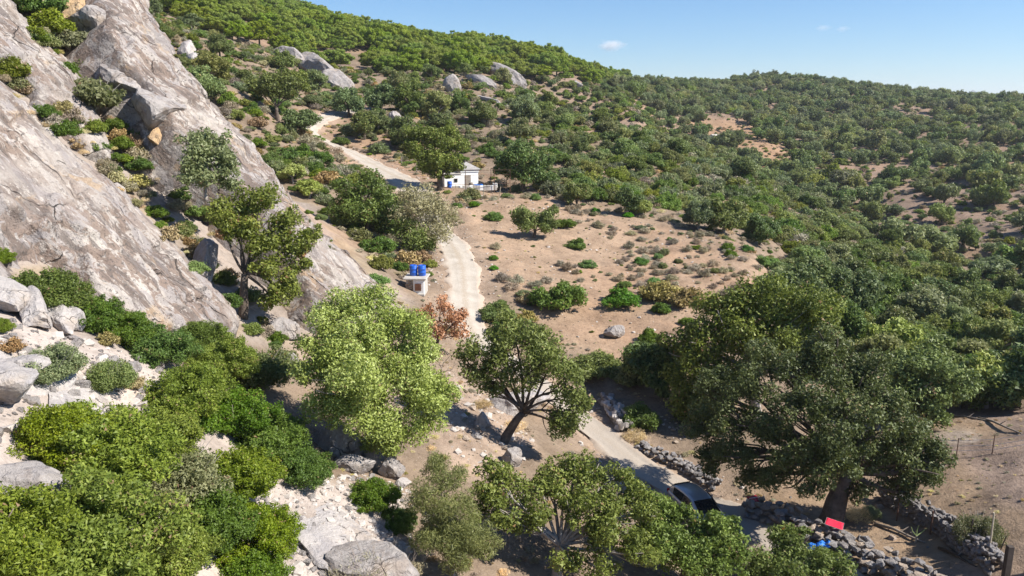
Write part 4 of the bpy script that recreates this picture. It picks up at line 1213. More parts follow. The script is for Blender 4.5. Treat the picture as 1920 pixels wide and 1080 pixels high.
B('upright pointed grey rock beside the upper bend of the track', 738, 232, (2.0, 1.6, 3.2), 'rock', 24, 0.2, sink=0.3)
B('rounded pale crag standing on the slope under the pines', 850, 172, (3.6, 3.0, 4.2), 'rock', 25, 0.2, sink=0.3)
B('long pale crag falling right below the pine wood', 948, 152, (5.0, 17.0, 5.5), 'rock', 26, 0.75, (0.35, 0.35), sink=0.42)
B('low pale crag left of the long crag below the pines', 905, 160, (3.0, 11.0, 3.0), 'rock', 27, 0.8, (0.3, 0.3), sink=0.42)
B('small flat crag under the long crag in the scrub', 920, 192, (2.0, 6.5, 1.8), 'rock', 28, 0.85, (0.2, 0.2), sink=0.4)
B('low white crag on the slope far right of the round crag', 1000, 196, (2.2, 7.0, 2.0), 'rock_white', 29, 0.8, (0.2, 0.2), sink=0.4)
B('broad pale crag at the foot of the pine wood beyond the long slab', 596, 142, (8.0, 20.0, 6.5), 'rock', 30, 0.8, (0.3, 0.35), sink=0.42)
B('tall pale crag at the left end of the crags below the pines', 535, 110, (7.0, 15.0, 4.6), 'rock', 31, 0.8, (0.25, 0.3), sink=0.42)
B('pale crag at the right end of the broad crag above the twisted oak', 636, 168, (5.0, 12.0, 5.5), 'rock', 32, 0.75, (0.3, 0.35), sink=0.42)
B('white crag just behind the crest of the long slab', 350, 95, (2.6, 8.0, 2.6), 'rock_white', 33, 0.6, (0.3, 0.35), sink=0.5)
B('small white crag in the scrub behind the slab crest', 368, 125, (2.0, 5.0, 2.4), 'rock_white', 34, 0.6, (0.3, 0.3), sink=0.35)
B('tiny white rock among the pines on the upper left hill', 690, 88, (3.0, 4.0, 3.0), 'rock_white', 35)
B('pale rock in the dense scrub right of the crags', 1080, 162, (3.0, 5.0, 2.4), 'rock', 36, 0.7)
def bedrock(label, px, py, size, mat, seed, rz=0.0):
    p = g(px, py); e = 1.0
    gx_ = (float(h0(p[0] + e, p[1])) - float(h0(p[0] - e, p[1]))) / (2 * e); gy_ = (float(h0(p[0], p[1] + e)) - float(h0(p[0], p[1] - e))) / (2 * e)
    v, f = rock_np(seed, np.array(size) * 0.62, 8, 0.10)
    v[:, 2] = np.where(v[:, 2] > 0.0, v[:, 2] * 0.10, v[:, 2])
    v[:, 2] += fbm(v, 0.8, 4, seed) * 0.10
    o = obj('bedrock', mesh_np('bedrock', v, f, mat, smooth=False)); o.location = (p[0], p[1], p[2] + 0.02)
    nrm = Vector((-gx_, -gy_, 1)).normalized(); o.rotation_euler = (nrm.to_track_quat('Z', 'Y') @ Matrix.Rotation(rz, 3, 'Z').to_quaternion()).to_euler()
    return tag(o, label, 'rock', None, 'thing')
bedrock('flat pale bedrock sheet forming the stony platform at the bottom', 625, 1000, (3.6, 2.8, 1.4), 'rock_white', 71, 0.3)
bedrock('flat pale bedrock sheet between the scree shrubs on the left', 30, 690, (3.6, 2.8, 1.4), 'rock_white', 72, 0.6)
bedrock('pale bedrock sheet above the broad mastic on the scree', 150, 745, (3.0, 1.8, 1.2), 'rock_white', 73, 0.2)
# blocks that overhang the gully between the slabs
def slab_at(px, py, c): return on_slab(px, py, c)
B('big overhanging granite block with a shaded underside in the rock gully', 0, 0, (3.2, 4.6, 2.4), 'rock', 41, 0.5, (0.15, 0.6), at=slab_at(300, 205, -20.9), sink=0.6, cuts=12)
B('granite block at the top of the gully above the overhang', 0, 0, (2.6, 3.6, 1.9), 'rock', 42, 0.7, (0.15, 0.55), at=slab_at(240, 150, -21.2), sink=0.6, cuts=12)
B('ochre broken rock under the overhanging block', 0, 0, (1.7, 1.5, 1.3), 'rock_ochre', 43, 0.4, (0.1, 0.4), at=slab_at(302, 262, -21.4), sink=0.6)
B('ochre rock wall at the top of the picture above the grassy ledge', 0, 0, (1.6, 2.6, 2.6), 'rock_ochre', 44, 0.4, (0.1, 0.5), at=slab_at(135, 15, -22.0), sink=0.6)
B('grey rock step at the top between two slabs', 0, 0, (2.0, 3.0, 2.4), 'rock', 45, 0.4, (0.1, 0.5), at=slab_at(165, 40, -21.6), sink=0.6)
B('dark cracked rock rib beside the gully oak', 0, 0, (1.1, 3.6, 1.6), 'rock_dark', 46, 0.3, (0.5, 0.3), at=slab_at(385, 490, -21.7), sink=0.6)

# ---- loose stones
def stone_mesh(seed, mat):
    rng = np.random.default_rng(seed)
    bm = bmesh.new()
    for k in range(15):
        d = randdirs(1, rng)[0]; d = d / np.abs(d).max() ** 0.6
        bm.verts.new(Vector(d * rng.uniform(0.42, 0.56)))
    r = bmesh.ops.convex_hull(bm, input=list(bm.verts))
    bmesh.ops.delete(bm, geom=[e for e in set(r['geom_interior'] + r['geom_unused']) if isinstance(e, bmesh.types.BMVert)], context='VERTS')
    me = bpy.data.meshes.new('stone'); bm.to_mesh(me); bm.free()
    me.materials.append(M[mat]); return me
M['pebble'] = mat_plain('pale_pebble', (0.45, 0.405, 0.365), 0.9, 0.25, 1.3, bump=0.02)
STONES = {m: [stone_mesh(60 + k + 10 * i, 'pebble' if m == 'rock_white' else m) for k in range(6)] for i, m in enumerate(('rock_dark', 'rock_tan', 'rock_white', 'rock'))}
for m, ms in STONES.items(): PROTO['stone_' + m] = ms
def stones_in(poly, spacing, size, keys, limit, name, label, group, stuff, stuff_label, bounds, seed, rmax=60):
    x, y, rng = jgrid(*bounds, spacing, seed)
    px, py, r, z = field(x, y)
    ok = inpoly(px, py, poly) & (r < rmax) & (rng.random(len(x)) < 0.9)
    x, y = x[ok], y[ok]
    R = size[0] + (size[1] - size[0]) * rng.random(len(x)) ** 5
    plant_zone(name, 'stone', label, group, stuff_label, keys, x, y, R, rng.integers(0, len(keys), len(x)), 0.7, limit=limit, stuff_name=stuff)
stones_in([(480,905),(700,895),(775,930),(770,1090),(470,1090)], 0.155, (0.05, 0.36), ['stone_rock_white', 'stone_rock_white', 'stone_rock'], 150, 'loose_stone',
          'loose pale angular stone lying on the stony platform at the bottom', 'loose stones of the lower platform', 'white_gravel', 'fine white gravel of the stony platform', (-11, 0, 18, 31), 8, 33)
stones_in([(-20,600),(120,640),(300,680),(300,800),(60,760),(-20,900)], 0.24, (0.06, 0.6), ['stone_rock_white', 'stone_rock'], 110, 'scree_stone',
          'pale stone lying in the scree around the grey shrubs on the left', 'scree stones on the left', 'scree_gravel', 'fine pale scree between the left shrubs', (-20, -7, 18, 36), 9, 36)
stones_in([(820,690),(930,700),(1000,830),(960,900),(850,860)], 0.33, (0.06, 0.5), ['stone_rock_white', 'stone_rock_tan'], 80, 'bank_stone',
          'stone lying on the pink bank under the leaning cork oak', 'stones of the bank', 'bank_gravel', 'fine gravel on the pink bank', (-6, 3, 28, 50), 10, 52)
stones_in([(860,372),(930,345),(1080,378),(1330,455),(1440,490),(1400,570),(1260,650),(1160,670),(1060,650),(960,560),(900,470)], 0.75, (0.05, 0.34), ['stone_rock_tan', 'stone_rock_tan', 'stone_rock_white'], 100, 'field_stone',
          'small pale stone lying on the bare brown field', 'stones of the open field', 'field_gravel', 'fine stones on the open brown field', (-8, 30, 50, 106), 11, 106)
x, y, rng = jgrid(-26, 20, 28, 125, 0.42, 12)
rd = road_dist(x, y); ok = (rd > -0.25) & (rd < 1.5) & (rng.random(len(x)) < 0.55)
x, y = x[ok], y[ok]
scatter_stuff('verge_gravel', 'small pale stones along both edges of the dirt track', ['stone_rock_tan', 'stone_rock_white'],
              [(a, b, c, rng.integers(0, 2)) for a, b, c in zip(x, y, h(x, y))], 0.05 + 0.28 * rng.random(len(x)) ** 3, 0.7)
stones_in([(1230,775),(1310,790),(1330,840),(1260,835)], 0.4, (0.12, 0.55), ['stone_rock_white', 'stone_rock_tan'], 60, 'tumbled_stone',
          'pale stone in the tumbled heap behind the green roadside bush', 'tumbled stone heap', None, '', (4, 14, 38, 50), 13, 52)
stones_in([(1380,900),(1560,1000),(1720,1060),(1840,1060),(1700,930),(1500,850)], 0.8, (0.06, 0.45), ['stone_rock_tan', 'stone_rock'], 60, 'yard_stone',
          'stone lying in the strip between the two dry stone walls', 'stones between the walls', None, '', (8, 26, 26, 46), 14, 48)

# ---- dry stone walls: every stone its own piece
def wall(name, label, line_px, height, thick, mats, seed, size=0.34, wob=0.1):
    rng = np.random.default_rng(seed)
    ln = catmull([g(*q) for q in line_px], 8)
    root = empty(name, tuple(ln[0])); tag(root, label, 'stone wall', None, 'thing')
    seg = np.r_[0, np.cumsum(np.linalg.norm(np.diff(ln[:, :2], axis=0), axis=1))]
    total = seg[-1]; courses = max(2, int(round(height / (size * 0.72))))
    for side in (-1, 0, 1):
        for c in range(courses):
            if side == 0 and c < courses - 1: continue
            s = rng.uniform(0, size)
            while s < total:
                w = size * rng.uniform(0.65, 1.5)
                x = np.interp(s, seg, ln[:, 0]); y = np.interp(s, seg, ln[:, 1])
                s2 = min(s + 0.3, total); s1 = max(s - 0.3, 0)
                t = np.array([np.interp(s2, seg, ln[:, 0]) - np.interp(s1, seg, ln[:, 0]), np.interp(s2, seg, ln[:, 1]) - np.interp(s1, seg, ln[:, 1])]); t /= np.linalg.norm(t) + 1e-9
                nrm = np.array([t[1], -t[0]])
                off = side * thick * 0.5 * (1 - 0.25 * c / courses) + rng.normal(0, wob * 0.4)
                hh = height / courses
                if not (c == courses - 1 and rng.random() < 0.18):
                    me = STONES[mats[rng.integers(0, len(mats))]][rng.integers(0, 6)]
                    o = bpy.data.objects.new('stone', me)
                    xx, yy = x + nrm[0] * off, y + nrm[1] * off
                    o.location = (xx - ln[0][0], yy - ln[0][1], ground(xx, yy) + (c + 0.45) * hh + rng.normal(0, 0.03) - ln[0][2])
                    o.scale = (w * 1.05, size * rng.uniform(0.9, 1.3), hh * rng.uniform(1.0, 1.45))
                    o.rotation_euler = (rng.normal(0, 0.2), rng.normal(0, 0.2), math.atan2(t[1], t[0]) + rng.normal(0, 0.25))
                    link(o, root)
                s += w * 0.93
    return root
wall('dry_stone_wall', 'tumbled dry stone wall of grey blocks under the big oak, running to the bottom edge', [(1400,962),(1470,985),(1550,1020),(1630,1058),(1710,1095),(1800,1130)], 0.68, 0.8, ['rock_dark', 'rock_dark', 'rock', 'rock_tan'], 5, 0.36, 0.35)
wall('dry_stone_wall', 'shaded dry stone wall along the dry paddock on the right', [(1655,935),(1700,960),(1760,995),(1835,1045),(1870,1075)], 0.75, 0.5, ['rock', 'rock_dark', 'rock'], 6, 0.24)
wall('dry_stone_wall', 'short broken stone wall beside the green roadside bush', [(1135,752),(1152,775),(1175,812)], 0.6, 0.7, ['rock_white', 'rock'], 7, 0.34)
wall('dry_stone_wall', 'low dark stone wall at the roadside behind the silver car', [(1195,838),(1245,862),(1300,892),(1345,918)], 0.42, 0.5, ['rock_dark'], 8, 0.27)

# ------------------------------------------------------------------ near trees, each its own
# bright olive in the centre left
tree('olive_tree', 'tall bright yellow-green olive tree in front of the long slab', 'tree', (690, 868),
     [(640,600,62,0.6),(700,575,48,1.2),(760,610,55,0.8),(600,640,45,0.4),(650,700,88,-1.0),(620,760,60,-0.8),(690,770,75,-0.9),(760,690,70,0.2),(800,740,58,0.0),
      (770,790,62,-0.3),(715,650,70,0.3),(820,745,38,0.3),(600,700,45,-0.6),(720,830,45,-0.5),(790,660,45,0.6),(655,640,60,-0.2)],
     'leaf_olive', leaf=0.105, cover=0.95, bark='bark_pale', trunk_r=0.22, fork=0.35, sub=13, subr=0.38, limb_every=2, shell=0.6)
# leaning cork oak by the bank
tree('cork_oak', 'leaning cork oak with bare dark limbs on the pink bank above the road', 'tree', (938, 826),
     [(900,670,42,0.5),(950,640,45,0.8),(1000,650,50,0.4),(1040,680,48,0.0),(1070,720,42,-0.4),(1060,770,45,-0.6),(1050,800,30,-0.7),(990,700,48,0.1),(940,690,42,0.2),(960,600,32,1.2),(890,700,30,0.4),(1015,640,35,1.0),(920,730,24,0.0),(1085,755,30,-0.5),(870,665,24,0.6)],
     'leaf_oaklite', leaf=0.15, cover=0.85, trunk_r=0.20, lean=(1.1, 0.2, 1.35), sub=10, subr=0.36, flat=1.0, grow=1.04)
# big cork oak lower right
tree('cork_oak', 'huge dark cork oak with a thick leaning trunk behind the stone wall', 'tree', (1548, 985),
     [(1400,720,50,1.4),(1355,785,46,0.4),(1380,855,44,-0.9),(1440,800,50,-0.2),(1500,855,50,-2.0),(1455,885,40,-1.2),(1520,765,56,-0.9),(1580,700,56,1.6),(1620,775,56,-0.6),(1690,835,52,0.9),
      (1735,875,46,1.3),(1670,895,44,1.2),(1640,850,42,0.3),(1565,825,46,-2.2),(1480,700,48,1.4),(1720,820,36,1.6),(1335,845,30,0.6),(1600,915,34,0.6),(1530,905,34,-1.8),(1430,680,42,2.4),(1330,725,40,1.8),(1310,790,38,1.2),(1325,870,30,0.4),(1760,860,28,1.6),(1700,920,28,1.0),(1555,640,44,3.0),(1640,690,44,2.0),(1590,860,38,-1.4),(1470,760,40,-1.2),(1660,760,40,0.4),(1410,900,28,-0.8)],
     'leaf_cork', leaf=0.13, cover=1.0, trunk_r=0.42, lean=(0.9, 0.3, 2.6), sub=10, subr=0.35, flat=1.0, grow=1.05)
tree('cork_oak', 'grey-limbed cork oak rising left behind the huge oak', 'tree', (1420, 800),
     [(1340,600,45,0.5),(1310,650,48,0.0),(1380,590,40,1.0),(1430,570,48,1.2),(1490,570,52,1.0),(1540,600,45,0.8),(1400,640,48,-0.2),(1460,640,50,-0.3),(1340,700,52,-0.6),(1290,720,42,-0.2),(1520,650,45,0.0),(1280,650,38,0.6),(1300,770,40,-0.8)],
     'leaf_oak', leaf=0.19, cover=0.95, bark='bark_pale', trunk_r=0.30, lean=(-0.4, 0.3, 2.8), sub=11, subr=0.40, flat=1.05, grow=1.08)
tree('holm_oak', 'dark oak between the huge oak and the dry paddock', 'tree', (1700, 800),
     [(1690,690,42,0.6),(1740,700,45,0.8),(1730,750,45,0.0),(1680,740,40,-0.2),(1750,780,26,-0.5),(1790,720,36,1.0)], 'leaf_oakdark', leaf=0.20, cover=1.0, trunk_r=0.22, sub=10, subr=0.42)
tree('cork_oak', 'cork oak with pale grey limbs at the bottom centre', 'tree', (1040, 1092),
     [(930,890,40,1.5),(900,920,34,1.0),(970,930,46,1.2),(1040,900,42,2.2),(1090,880,40,2.6),(1120,920,48,1.8),(1150,950,45,1.0),(1190,930,36,1.6),(1000,970,40,0.4),(1090,960,46,0.6),(1140,1010,45,-0.2),(950,980,32,0.2),(1070,1050,36,-0.6),(1180,1000,36,0.2),(890,960,28,0.6),(1130,1070,36,-0.8),(1010,920,32,1.6),(1060,930,36,1.4),(1120,890,30,2.4),(1210,960,34,1.0),(1200,1040,40,-0.4),(930,940,30,0.8),(1160,890,28,2.2)],
     'leaf_oak', leaf=0.125, cover=0.80, bark='bark_pale', trunk_r=0.17, lean=(0.2, 0.4, 1.2), sub=10, subr=0.40, limb_r=0.55)
tree('cork_oak', 'leafy young oak in front of the silver car at the bottom', 'tree', (1270, 1098),
     [(1228,948,38,1.2),(1280,1005,44,0.4),(1250,1030,55,-0.4),(1330,1025,42,0.2),(1365,985,22,0.8),(1375,1030,36,0.2),(1310,1060,50,-0.6),(1220,1000,40,0.6),(1350,1060,40,-0.4),(1255,965,24,0.8),(1285,958,20,0.9),(1345,985,26,0.5),(1318,985,22,0.6)],
     'leaf_oak', leaf=0.125, cover=0.95, trunk_r=0.12, sub=13, subr=0.36)
tree('cork_oak', 'bright young oak at the bottom edge left of the blue plastic', 'tree', (1480, 1110),
     [(1470,1015,34,0.8),(1440,1060,40,0.0),(1500,1060,42,0.0),(1545,1060,36,0.2),(1490,1090,50,-0.6),(1420,1090,38,-0.4),(1570,1085,36,-0.2),(1500,1000,20,1.0)],
     'leaf_oak', leaf=0.12, cover=1.0, trunk_r=0.10, sub=11, subr=0.40)
tree('tamarisk', 'feathery yellow-green broom beside the stony platform at the bottom', 'shrub', (850, 1082),
     [(830,900,42,1.0),(800,940,44,0.6),(850,960,52,0.2),(880,1000,50,-0.2),(900,1020,36,-0.3),(830,1010,48,-0.2),(860,1040,42,-0.6),(800,1000,36,0.2),(815,870,28,1.6)],
     'leaf_tamarisk', leaf=0.15, cover=2.4, bark='bark_pale', trunk_r=0.07, sub=11, subr=0.42, thin=0.16, limb_every=1)
tree('cork_oak', 'crooked oak with a dark trunk growing in the rock gully', 'tree', (455, 594),
     [(440,400,40,1.0),(490,380,42,1.2),(530,410,36,0.8),(450,430,36,0.2),(500,450,46,0.2),(550,460,34,0.4),(580,440,26,0.8),(500,500,36,-0.2),(540,540,38,-0.4),(510,560,30,-0.5),(415,410,24,0.8),(560,500,24,0.0)],
     'leaf_oak', leaf=0.17, cover=0.95, trunk_r=0.20, lean=(0.25, 0.1, 2.2), sub=10, subr=0.42, extra=('leaf_rust', [(565,475,14,0.2),(540,440,10,0.4),(415,440,12,0.3)], 0.13))
tree('dead_oak', 'small oak with withered rust-red leaves beside the track', 'tree', (815, 660),
     [(800,585,24,0.3),(830,570,22,0.4),(850,600,26,0.0),(820,620,28,-0.2),(860,625,20,0.0),(795,615,20,0.1),(870,590,16,0.3)], 'leaf_rust', leaf=0.16, cover=0.62, trunk_r=0.12, sub=8, subr=0.45)
tree('bare_bush', 'leafless grey bush under the rust-red oak', 'shrub', (830, 715), [(830,670,30,0.2),(800,690,28,0.0),(850,690,26,0.0),(815,660,22,0.3)], 'leaf_dry', leaf=0.3, cover=0.28, bark='twig', trunk_r=0.08, sub=9, thin=0.06)
tree('fig_tree', 'brown half-bare rounded tree beside the upper track', 'tree', (795, 470),
     [(790,370,34,0.8),(825,390,36,0.4),(770,400,36,0.4),(810,430,40,-0.2),(775,440,36,-0.2),(845,410,24,0.4),(800,400,40,0.0),(760,370,24,1.0)], 'leaf_brown', leaf=0.22, cover=0.55, bark='bark_pale', trunk_r=0.16, sub=10, thin=0.4,
     extra=('leaf_oak', [(785,450,34,-0.8),(760,430,26,-0.5),(810,455,22,-0.6)], 0.22))
tree('holm_oak', 'dense dark oak left of the brown half-bare tree', 'tree', (690, 440),
     [(650,360,34,0.6),(690,345,36,0.8),(720,380,36,0.2),(670,400,40,-0.2),(710,410,36,-0.4),(640,395,28,0.2),(735,400,24,0.2)], 'leaf_oak', leaf=0.24, cover=1.0, trunk_r=0.22, sub=10, subr=0.42)
tree('holm_oak', 'broad dark oak standing at the left corner of the white hut', 'tree', (824, 356),
     [(780,250,24,1.0),(810,260,28,0.6),(840,270,28,0.4),(790,285,28,0.2),(825,300,30,-0.4),(805,310,24,-0.6),(860,275,22,0.8),(770,270,18,0.6),(840,245,20,1.4),(850,300,16,0.0),(812,326,16,-0.5),(846,316,13,-0.8),(862,310,12,-0.6),(842,330,9,-0.8)], 'leaf_oak', leaf=0.26, cover=1.0, trunk_r=0.32, sub=10, subr=0.42)
tree('holm_oak', 'round dark oak to the right of the white hut', 'tree', (982, 360),
     [(950,300,24,0.4),(985,285,28,0.6),(1015,300,26,0.4),(965,325,24,-0.2),(1000,330,28,-0.4),(1030,330,20,0.0),(975,300,28,0.0),(940,320,16,0.3)], 'leaf_oakdark', leaf=0.26, cover=1.05, trunk_r=0.28, sub=10, subr=0.42)
tree('holm_oak', 'green oak casting a shadow on the bare field', 'tree', (1000, 446),
     [(975,405,22,0.3),(1000,415,24,0.0),(1030,400,20,0.5),(985,425,20,-0.3),(1022,425,18,-0.2),(1035,420,14,0.2)], 'leaf_oak', leaf=0.22, cover=1.0, trunk_r=0.16, sub=9)
tree('grey_shrub', 'large grey-green shrub rooted between the two big slabs', 'shrub', (385, 360), base=on_slab(385, 365, -20.4), keepz=True, blobs=
     [(370,270,32,0.4),(400,265,30,0.6),(355,300,32,0.2),(400,300,36,0.0),(380,330,34,-0.3),(420,320,26,0.1),(350,330,22,-0.2),(435,345,20,0.0)], leafmat='leaf_grey', leaf=0.20, cover=0.85, bark='bark_pale', trunk_r=0.09, sub=10, subr=0.42)
tree('twisted_oak', 'open-crowned oak with a bare trunk left of the track bend', 'tree', (521, 228),
     [(500,150,20,0.5),(525,145,20,0.6),(545,160,18,0.4),(490,170,18,0.2),(520,170,22,-0.2),(545,180,14,0.0),(475,160,14,0.4)], 'leaf_oakdark', leaf=0.30, cover=0.85, trunk_r=0.24, sub=9)
def oakm(label, base, kind, R, hz=1.0, name='oak_tree', cat='tree', group='middle-distance oaks', **kw):
    o = put_px(kind, base[0], base[1], R, hz=hz, name=name, label=label, cat=cat, group=group, dz=-0.2 * R if name == 'oak_tree' else 0.0, **kw); return o
oakm('dark oak at the left end of the oak row above the track bend', (655, 218), 'mid_oak', 3.3)
oakm('dark oak second from the left in the oak row above the track', (715, 210), 'mid_oak', 3.4)
oakm('dark oak third in the oak row above the track', (770, 212), 'mid_oak', 3.6)
oakm('grey-green oak at the right end of the oak row above the track', (820, 222), 'mid_olive', 3.2)
oakm('grey oak with a visible trunk right of the oak row', (905, 236), 'mid_olive', 2.8)
oakm('dark spreading oak above the round oak by the hut', (985, 232), 'mid_oak', 3.0)
oakm('pale grey-green olive above the slab crest near the twisted oak', (592, 176), 'mid_olive', 3.0)
oakm('small yellow-green tree at the upper edge of the field', (1080, 388), 'mid_oaklite', 2.0)
oakm('dark tree at the right upper edge of the field', (1180, 400), 'mid_oak', 2.0)
oakm('pale yellow-green tree right of the dark tree at the field edge', (1205, 405), 'mid_paleolive', 1.4)
oakm('pale olive tree at the right upper edge of the field', (1310, 430), 'mid_olive', 2.2)
oakm('large pale olive tree right of the field', (1355, 442), 'mid_olive', 2.8)
oakm('dark oak beside the large pale olive right of the field', (1425, 460), 'mid_oak', 2.3)
oakm('tall pale olive with a bare trunk right of the field', (1512, 520), 'mid_olive', 2.6)
oakm('pale olive in front of the tall olive right of the field', (1545, 520), 'mid_olive', 2.0)
oakm('dark oak at the lower right corner of the field', (1480, 590), 'mid_oak', 2.8)
oakm('dark oak right of the lower field corner', (1540, 600), 'mid_oaklite', 2.6)
oakm('pale silvery olive tree on the right behind the huge oak', (1670, 690), 'mid_paleolive', 2.6)
oakm('second pale olive tree touching the silvery olive on the right', (1720, 690), 'mid_olive', 2.0)
oakm('bright green tree under the silvery olive on the right', (1680, 730), 'mid_oaklite', 2.2)
oakm('pale olive at the right edge above the paddock', (1850, 765), 'mid_paleolive', 2.4)
oakm('dark oak at the right edge above the paddock', (1910, 765), 'mid_oak', 2.6)
oakm('green oak left of the pale olive above the paddock', (1800, 765), 'mid_oaklite', 2.0)
oakm('dark oak behind the trees above the paddock', (1760, 730), 'mid_oak', 2.4)
oakm('dark oak shading the roadside left of the grey-limbed oak', (1230, 740), 'mid_oak', 2.4)
oakm('dark tree beneath the grey-limbed oak', (1330, 790), 'mid_oak', 2.2)
oakm('olive-brown bushy tree below the field edge', (1120, 700), 'mid_maquis', 1.9, 0.8, name='bush', cat='shrub')
oakm('bushy tree right of the olive-brown bush below the field', (1185, 715), 'mid_maquis', 1.7, 0.8, name='bush', cat='shrub')

def bush(label, base, kind, R, hz=0.95, sy=1.0, name='shrub', group=None, **kw):
    return put_px(kind, base[0], base[1], R, hz=hz, name=name, label=label, cat='shrub', group=group, sy=sy, **kw)
# big mastic shrubs of the lower left
bush('bright green mastic shrub filling the bottom left corner', (140, 1085), 'near_mastic', 2.5, 1.0, variant=0)
bush('bright mastic shrub left of the corner shrub at the left edge', (-40, 1060), 'near_mastic', 2.0, 1.0, variant=1)
bush('bright mastic shrub at the bottom edge right of the corner shrub', (290, 1090), 'near_mastic', 1.7, 1.0, variant=2)
bush('broad bright mastic shrub to the right of the large grey boulder', (180, 900), 'near_mastic', 2.5, 0.95, variant=3)
bush('bright mastic shrub above the large grey boulder', (105, 850), 'near_mastic', 1.7, 0.95, variant=1)
bush('bright mastic shrub on the upper right of the broad mastic', (285, 850), 'near_mastic', 1.9, 0.9, variant=0)
bush('duller grey-green shrub in the middle of the mastic thicket', (335, 930), 'near_grey', 1.8, 1.0, variant=0)
bush('dull green shrub at the lower middle of the mastic thicket', (385, 1020), 'near_masticdk', 1.7, 1.0, variant=1)
bush('bright mastic shrub on the left edge of the stony platform', (470, 1030), 'near_mastic', 1.7, 1.0, variant=2)
bush('bright mastic shrub above the left edge of the stony platform', (440, 930), 'near_mastic', 1.8, 0.95, variant=3)
bush('green shrub at the bottom edge left of the stony platform', (470, 1110), 'near_masticdk', 1.4, 1.0, variant=0)
bush('rich green shrub above the stony platform', (560, 895), 'near_masticdk', 1.5, 0.9, variant=2)
bush('rich green shrub under the left side of the bright olive', (500, 850), 'near_masticdk', 1.9, 0.95, variant=3)
bush('green shrub behind the rich green shrubs near the olive', (440, 800), 'near_masticdk', 1.8, 0.95, variant=1)
bush('bright mastic shrub in the upper part of the thicket', (345, 770), 'near_mastic', 1.9, 0.95, variant=2)
bush('bright mastic shrub under the granite slab toe', (410, 700), 'near_mastic', 1.8, 0.95, variant=0)
bush('wispy grey-green shrub right of the slab toe', (480, 720), 'near_grey', 1.9, 1.0, variant=1)
bush('green shrub in front of the gully oak', (380, 655), 'near_masticdk', 1.6, 0.9, variant=2)
bush('green shrub below the broad slab, right of the dark shrubs', (300, 680), 'near_masticdk', 1.8, 0.95, variant=3)
bush('dark green rounded shrub against the broad slab, highest of its row', (90, 580), 'near_masticdk', 1.9, 1.0, variant=0)
bush('dark green shrub second along the foot of the broad slab', (165, 612), 'near_masticdk', 1.5, 1.0, variant=1)
bush('dark green shrub third along the foot of the broad slab', (230, 640), 'near_masticdk', 1.5, 0.9, variant=2)
bush('dull olive shrub standing alone on the left scree', (100, 705), 'near_grey', 1.15, 1.0, variant=0)
bush('dull olive shrub with bare twigs right of the lone scree shrub', (205, 725), 'near_grey', 1.0, 1.1, variant=1)
bush('small rusty shrub beside the twiggy scree shrub', (248, 728), 'mid_brown', 0.45)
bush('small golden shrub below the dark shrubs on the scree', (200, 645), 'mid_brown', 0.5)
bush('yellow-green tuft at the left edge above the white ridge', (-8, 500), 'near_mastic', 0.8)
bush('small yellow-green tuft at the left edge on the scree', (2, 620), 'near_mastic', 0.45)
bush('small brown tuft among the white rocks', (22, 655), 'mid_brown', 0.45)
bush('vivid green mastic shrub in front of the grey boulders', (700, 948), 'near_masticdk', 1.25, 0.95, variant=0)
bush('vivid green shrub hanging at the right of the stony platform', (748, 990), 'near_masticdk', 0.85, 1.1, variant=1)
bush('leafless brown bush at the bottom edge of the platform', (672, 1095), 'near_dry', 1.3, 0.8, variant=0)
bush('leafless brown bush beside the bedrock ledge at the bottom', (745, 1085), 'near_dry', 0.9, 0.9, variant=1)
bush('dry golden bush at the bank behind the olive', (905, 765), 'near_straw', 0.7, 0.8)
bush('dry straw bush under the leaning cork oak limbs', (965, 805), 'near_straw', 0.8, 0.7)
bush('blue-green upright bush beside the road wall', (1198, 800), 'mid_green', 1.2, 1.2, variant=0)
bush('pale straw bush below the blue-green roadside bush', (1190, 825), 'near_straw', 0.9, 0.7)
bush('dry brown tuft at the foot of the huge oak trunk', (1610, 975), 'near_straw', 0.8, 1.0)
bush('green tuft right of the huge oak trunk', (1630, 970), 'near_grey', 0.5, 1.2)
bush('young green tree behind the pale pole at the lower right', (1835, 1020), 'near_grey', 1.1, 1.3, variant=0)
bush('rounded dark bush on the field, left of the two', (1045, 572), 'mid_green', 2.2, 1.0, variant=0)
bush('rounded bright green bush on the field, right of the two', (1162, 572), 'mid_fresh', 1.7, 0.85, variant=1)
bush('brown dry bush right of the bright round bush on the field', (1235, 560), 'mid_brown', 1.9, 0.8)
bush('brown dry thicket at the right end of the bushes on the field', (1290, 570), 'mid_brown', 1.9, 0.75)
bush('small green bush under the brown thicket on the field', (1240, 585), 'mid_green', 0.9)
bush('dark bush at the reddish bank below the field', (1218, 640), 'mid_green', 1.0)
bush('dull green bush at the right edge of the track', (930, 600), 'mid_maquis', 1.6, 0.95)
bush('green bush below the dull bush at the track edge', (955, 635), 'mid_green', 1.7, 0.9)
bush('brown bush between the track bush and the dark round bush', (985, 600), 'mid_brown', 1.1, 0.7)
bush('brown dry bush left of the dark round bush on the field', (985, 565), 'mid_brown', 0.9, 0.8)
bush('low green cushion at the field edge near the track', (925, 487), 'mid_fresh', 0.55, 0.8)
bush('low green cushion below the first beside the track', (925, 505), 'mid_fresh', 0.5, 0.7)
bush('green bush at the left end of the field under the hut', (925, 412), 'mid_fresh', 1.1, 0.9)
bush('dark brown bush under the hut', (860, 385), 'mid_brown', 1.0, 0.9)
bush('small green bush under the hut beside the dark brown one', (888, 388), 'mid_fresh', 0.7)
bush('vivid green bush in the middle of the field', (1100, 500), 'mid_fresh', 1.0, 0.7)
bush('small vivid green bush right of the field middle', (1200, 495), 'mid_fresh', 0.9, 0.8)
bush('vivid green bush at the right end of the field', (1435, 500), 'mid_fresh', 1.5, 0.8)
bush('green bush behind the field oak', (1080, 465), 'mid_green', 1.2, 0.9)
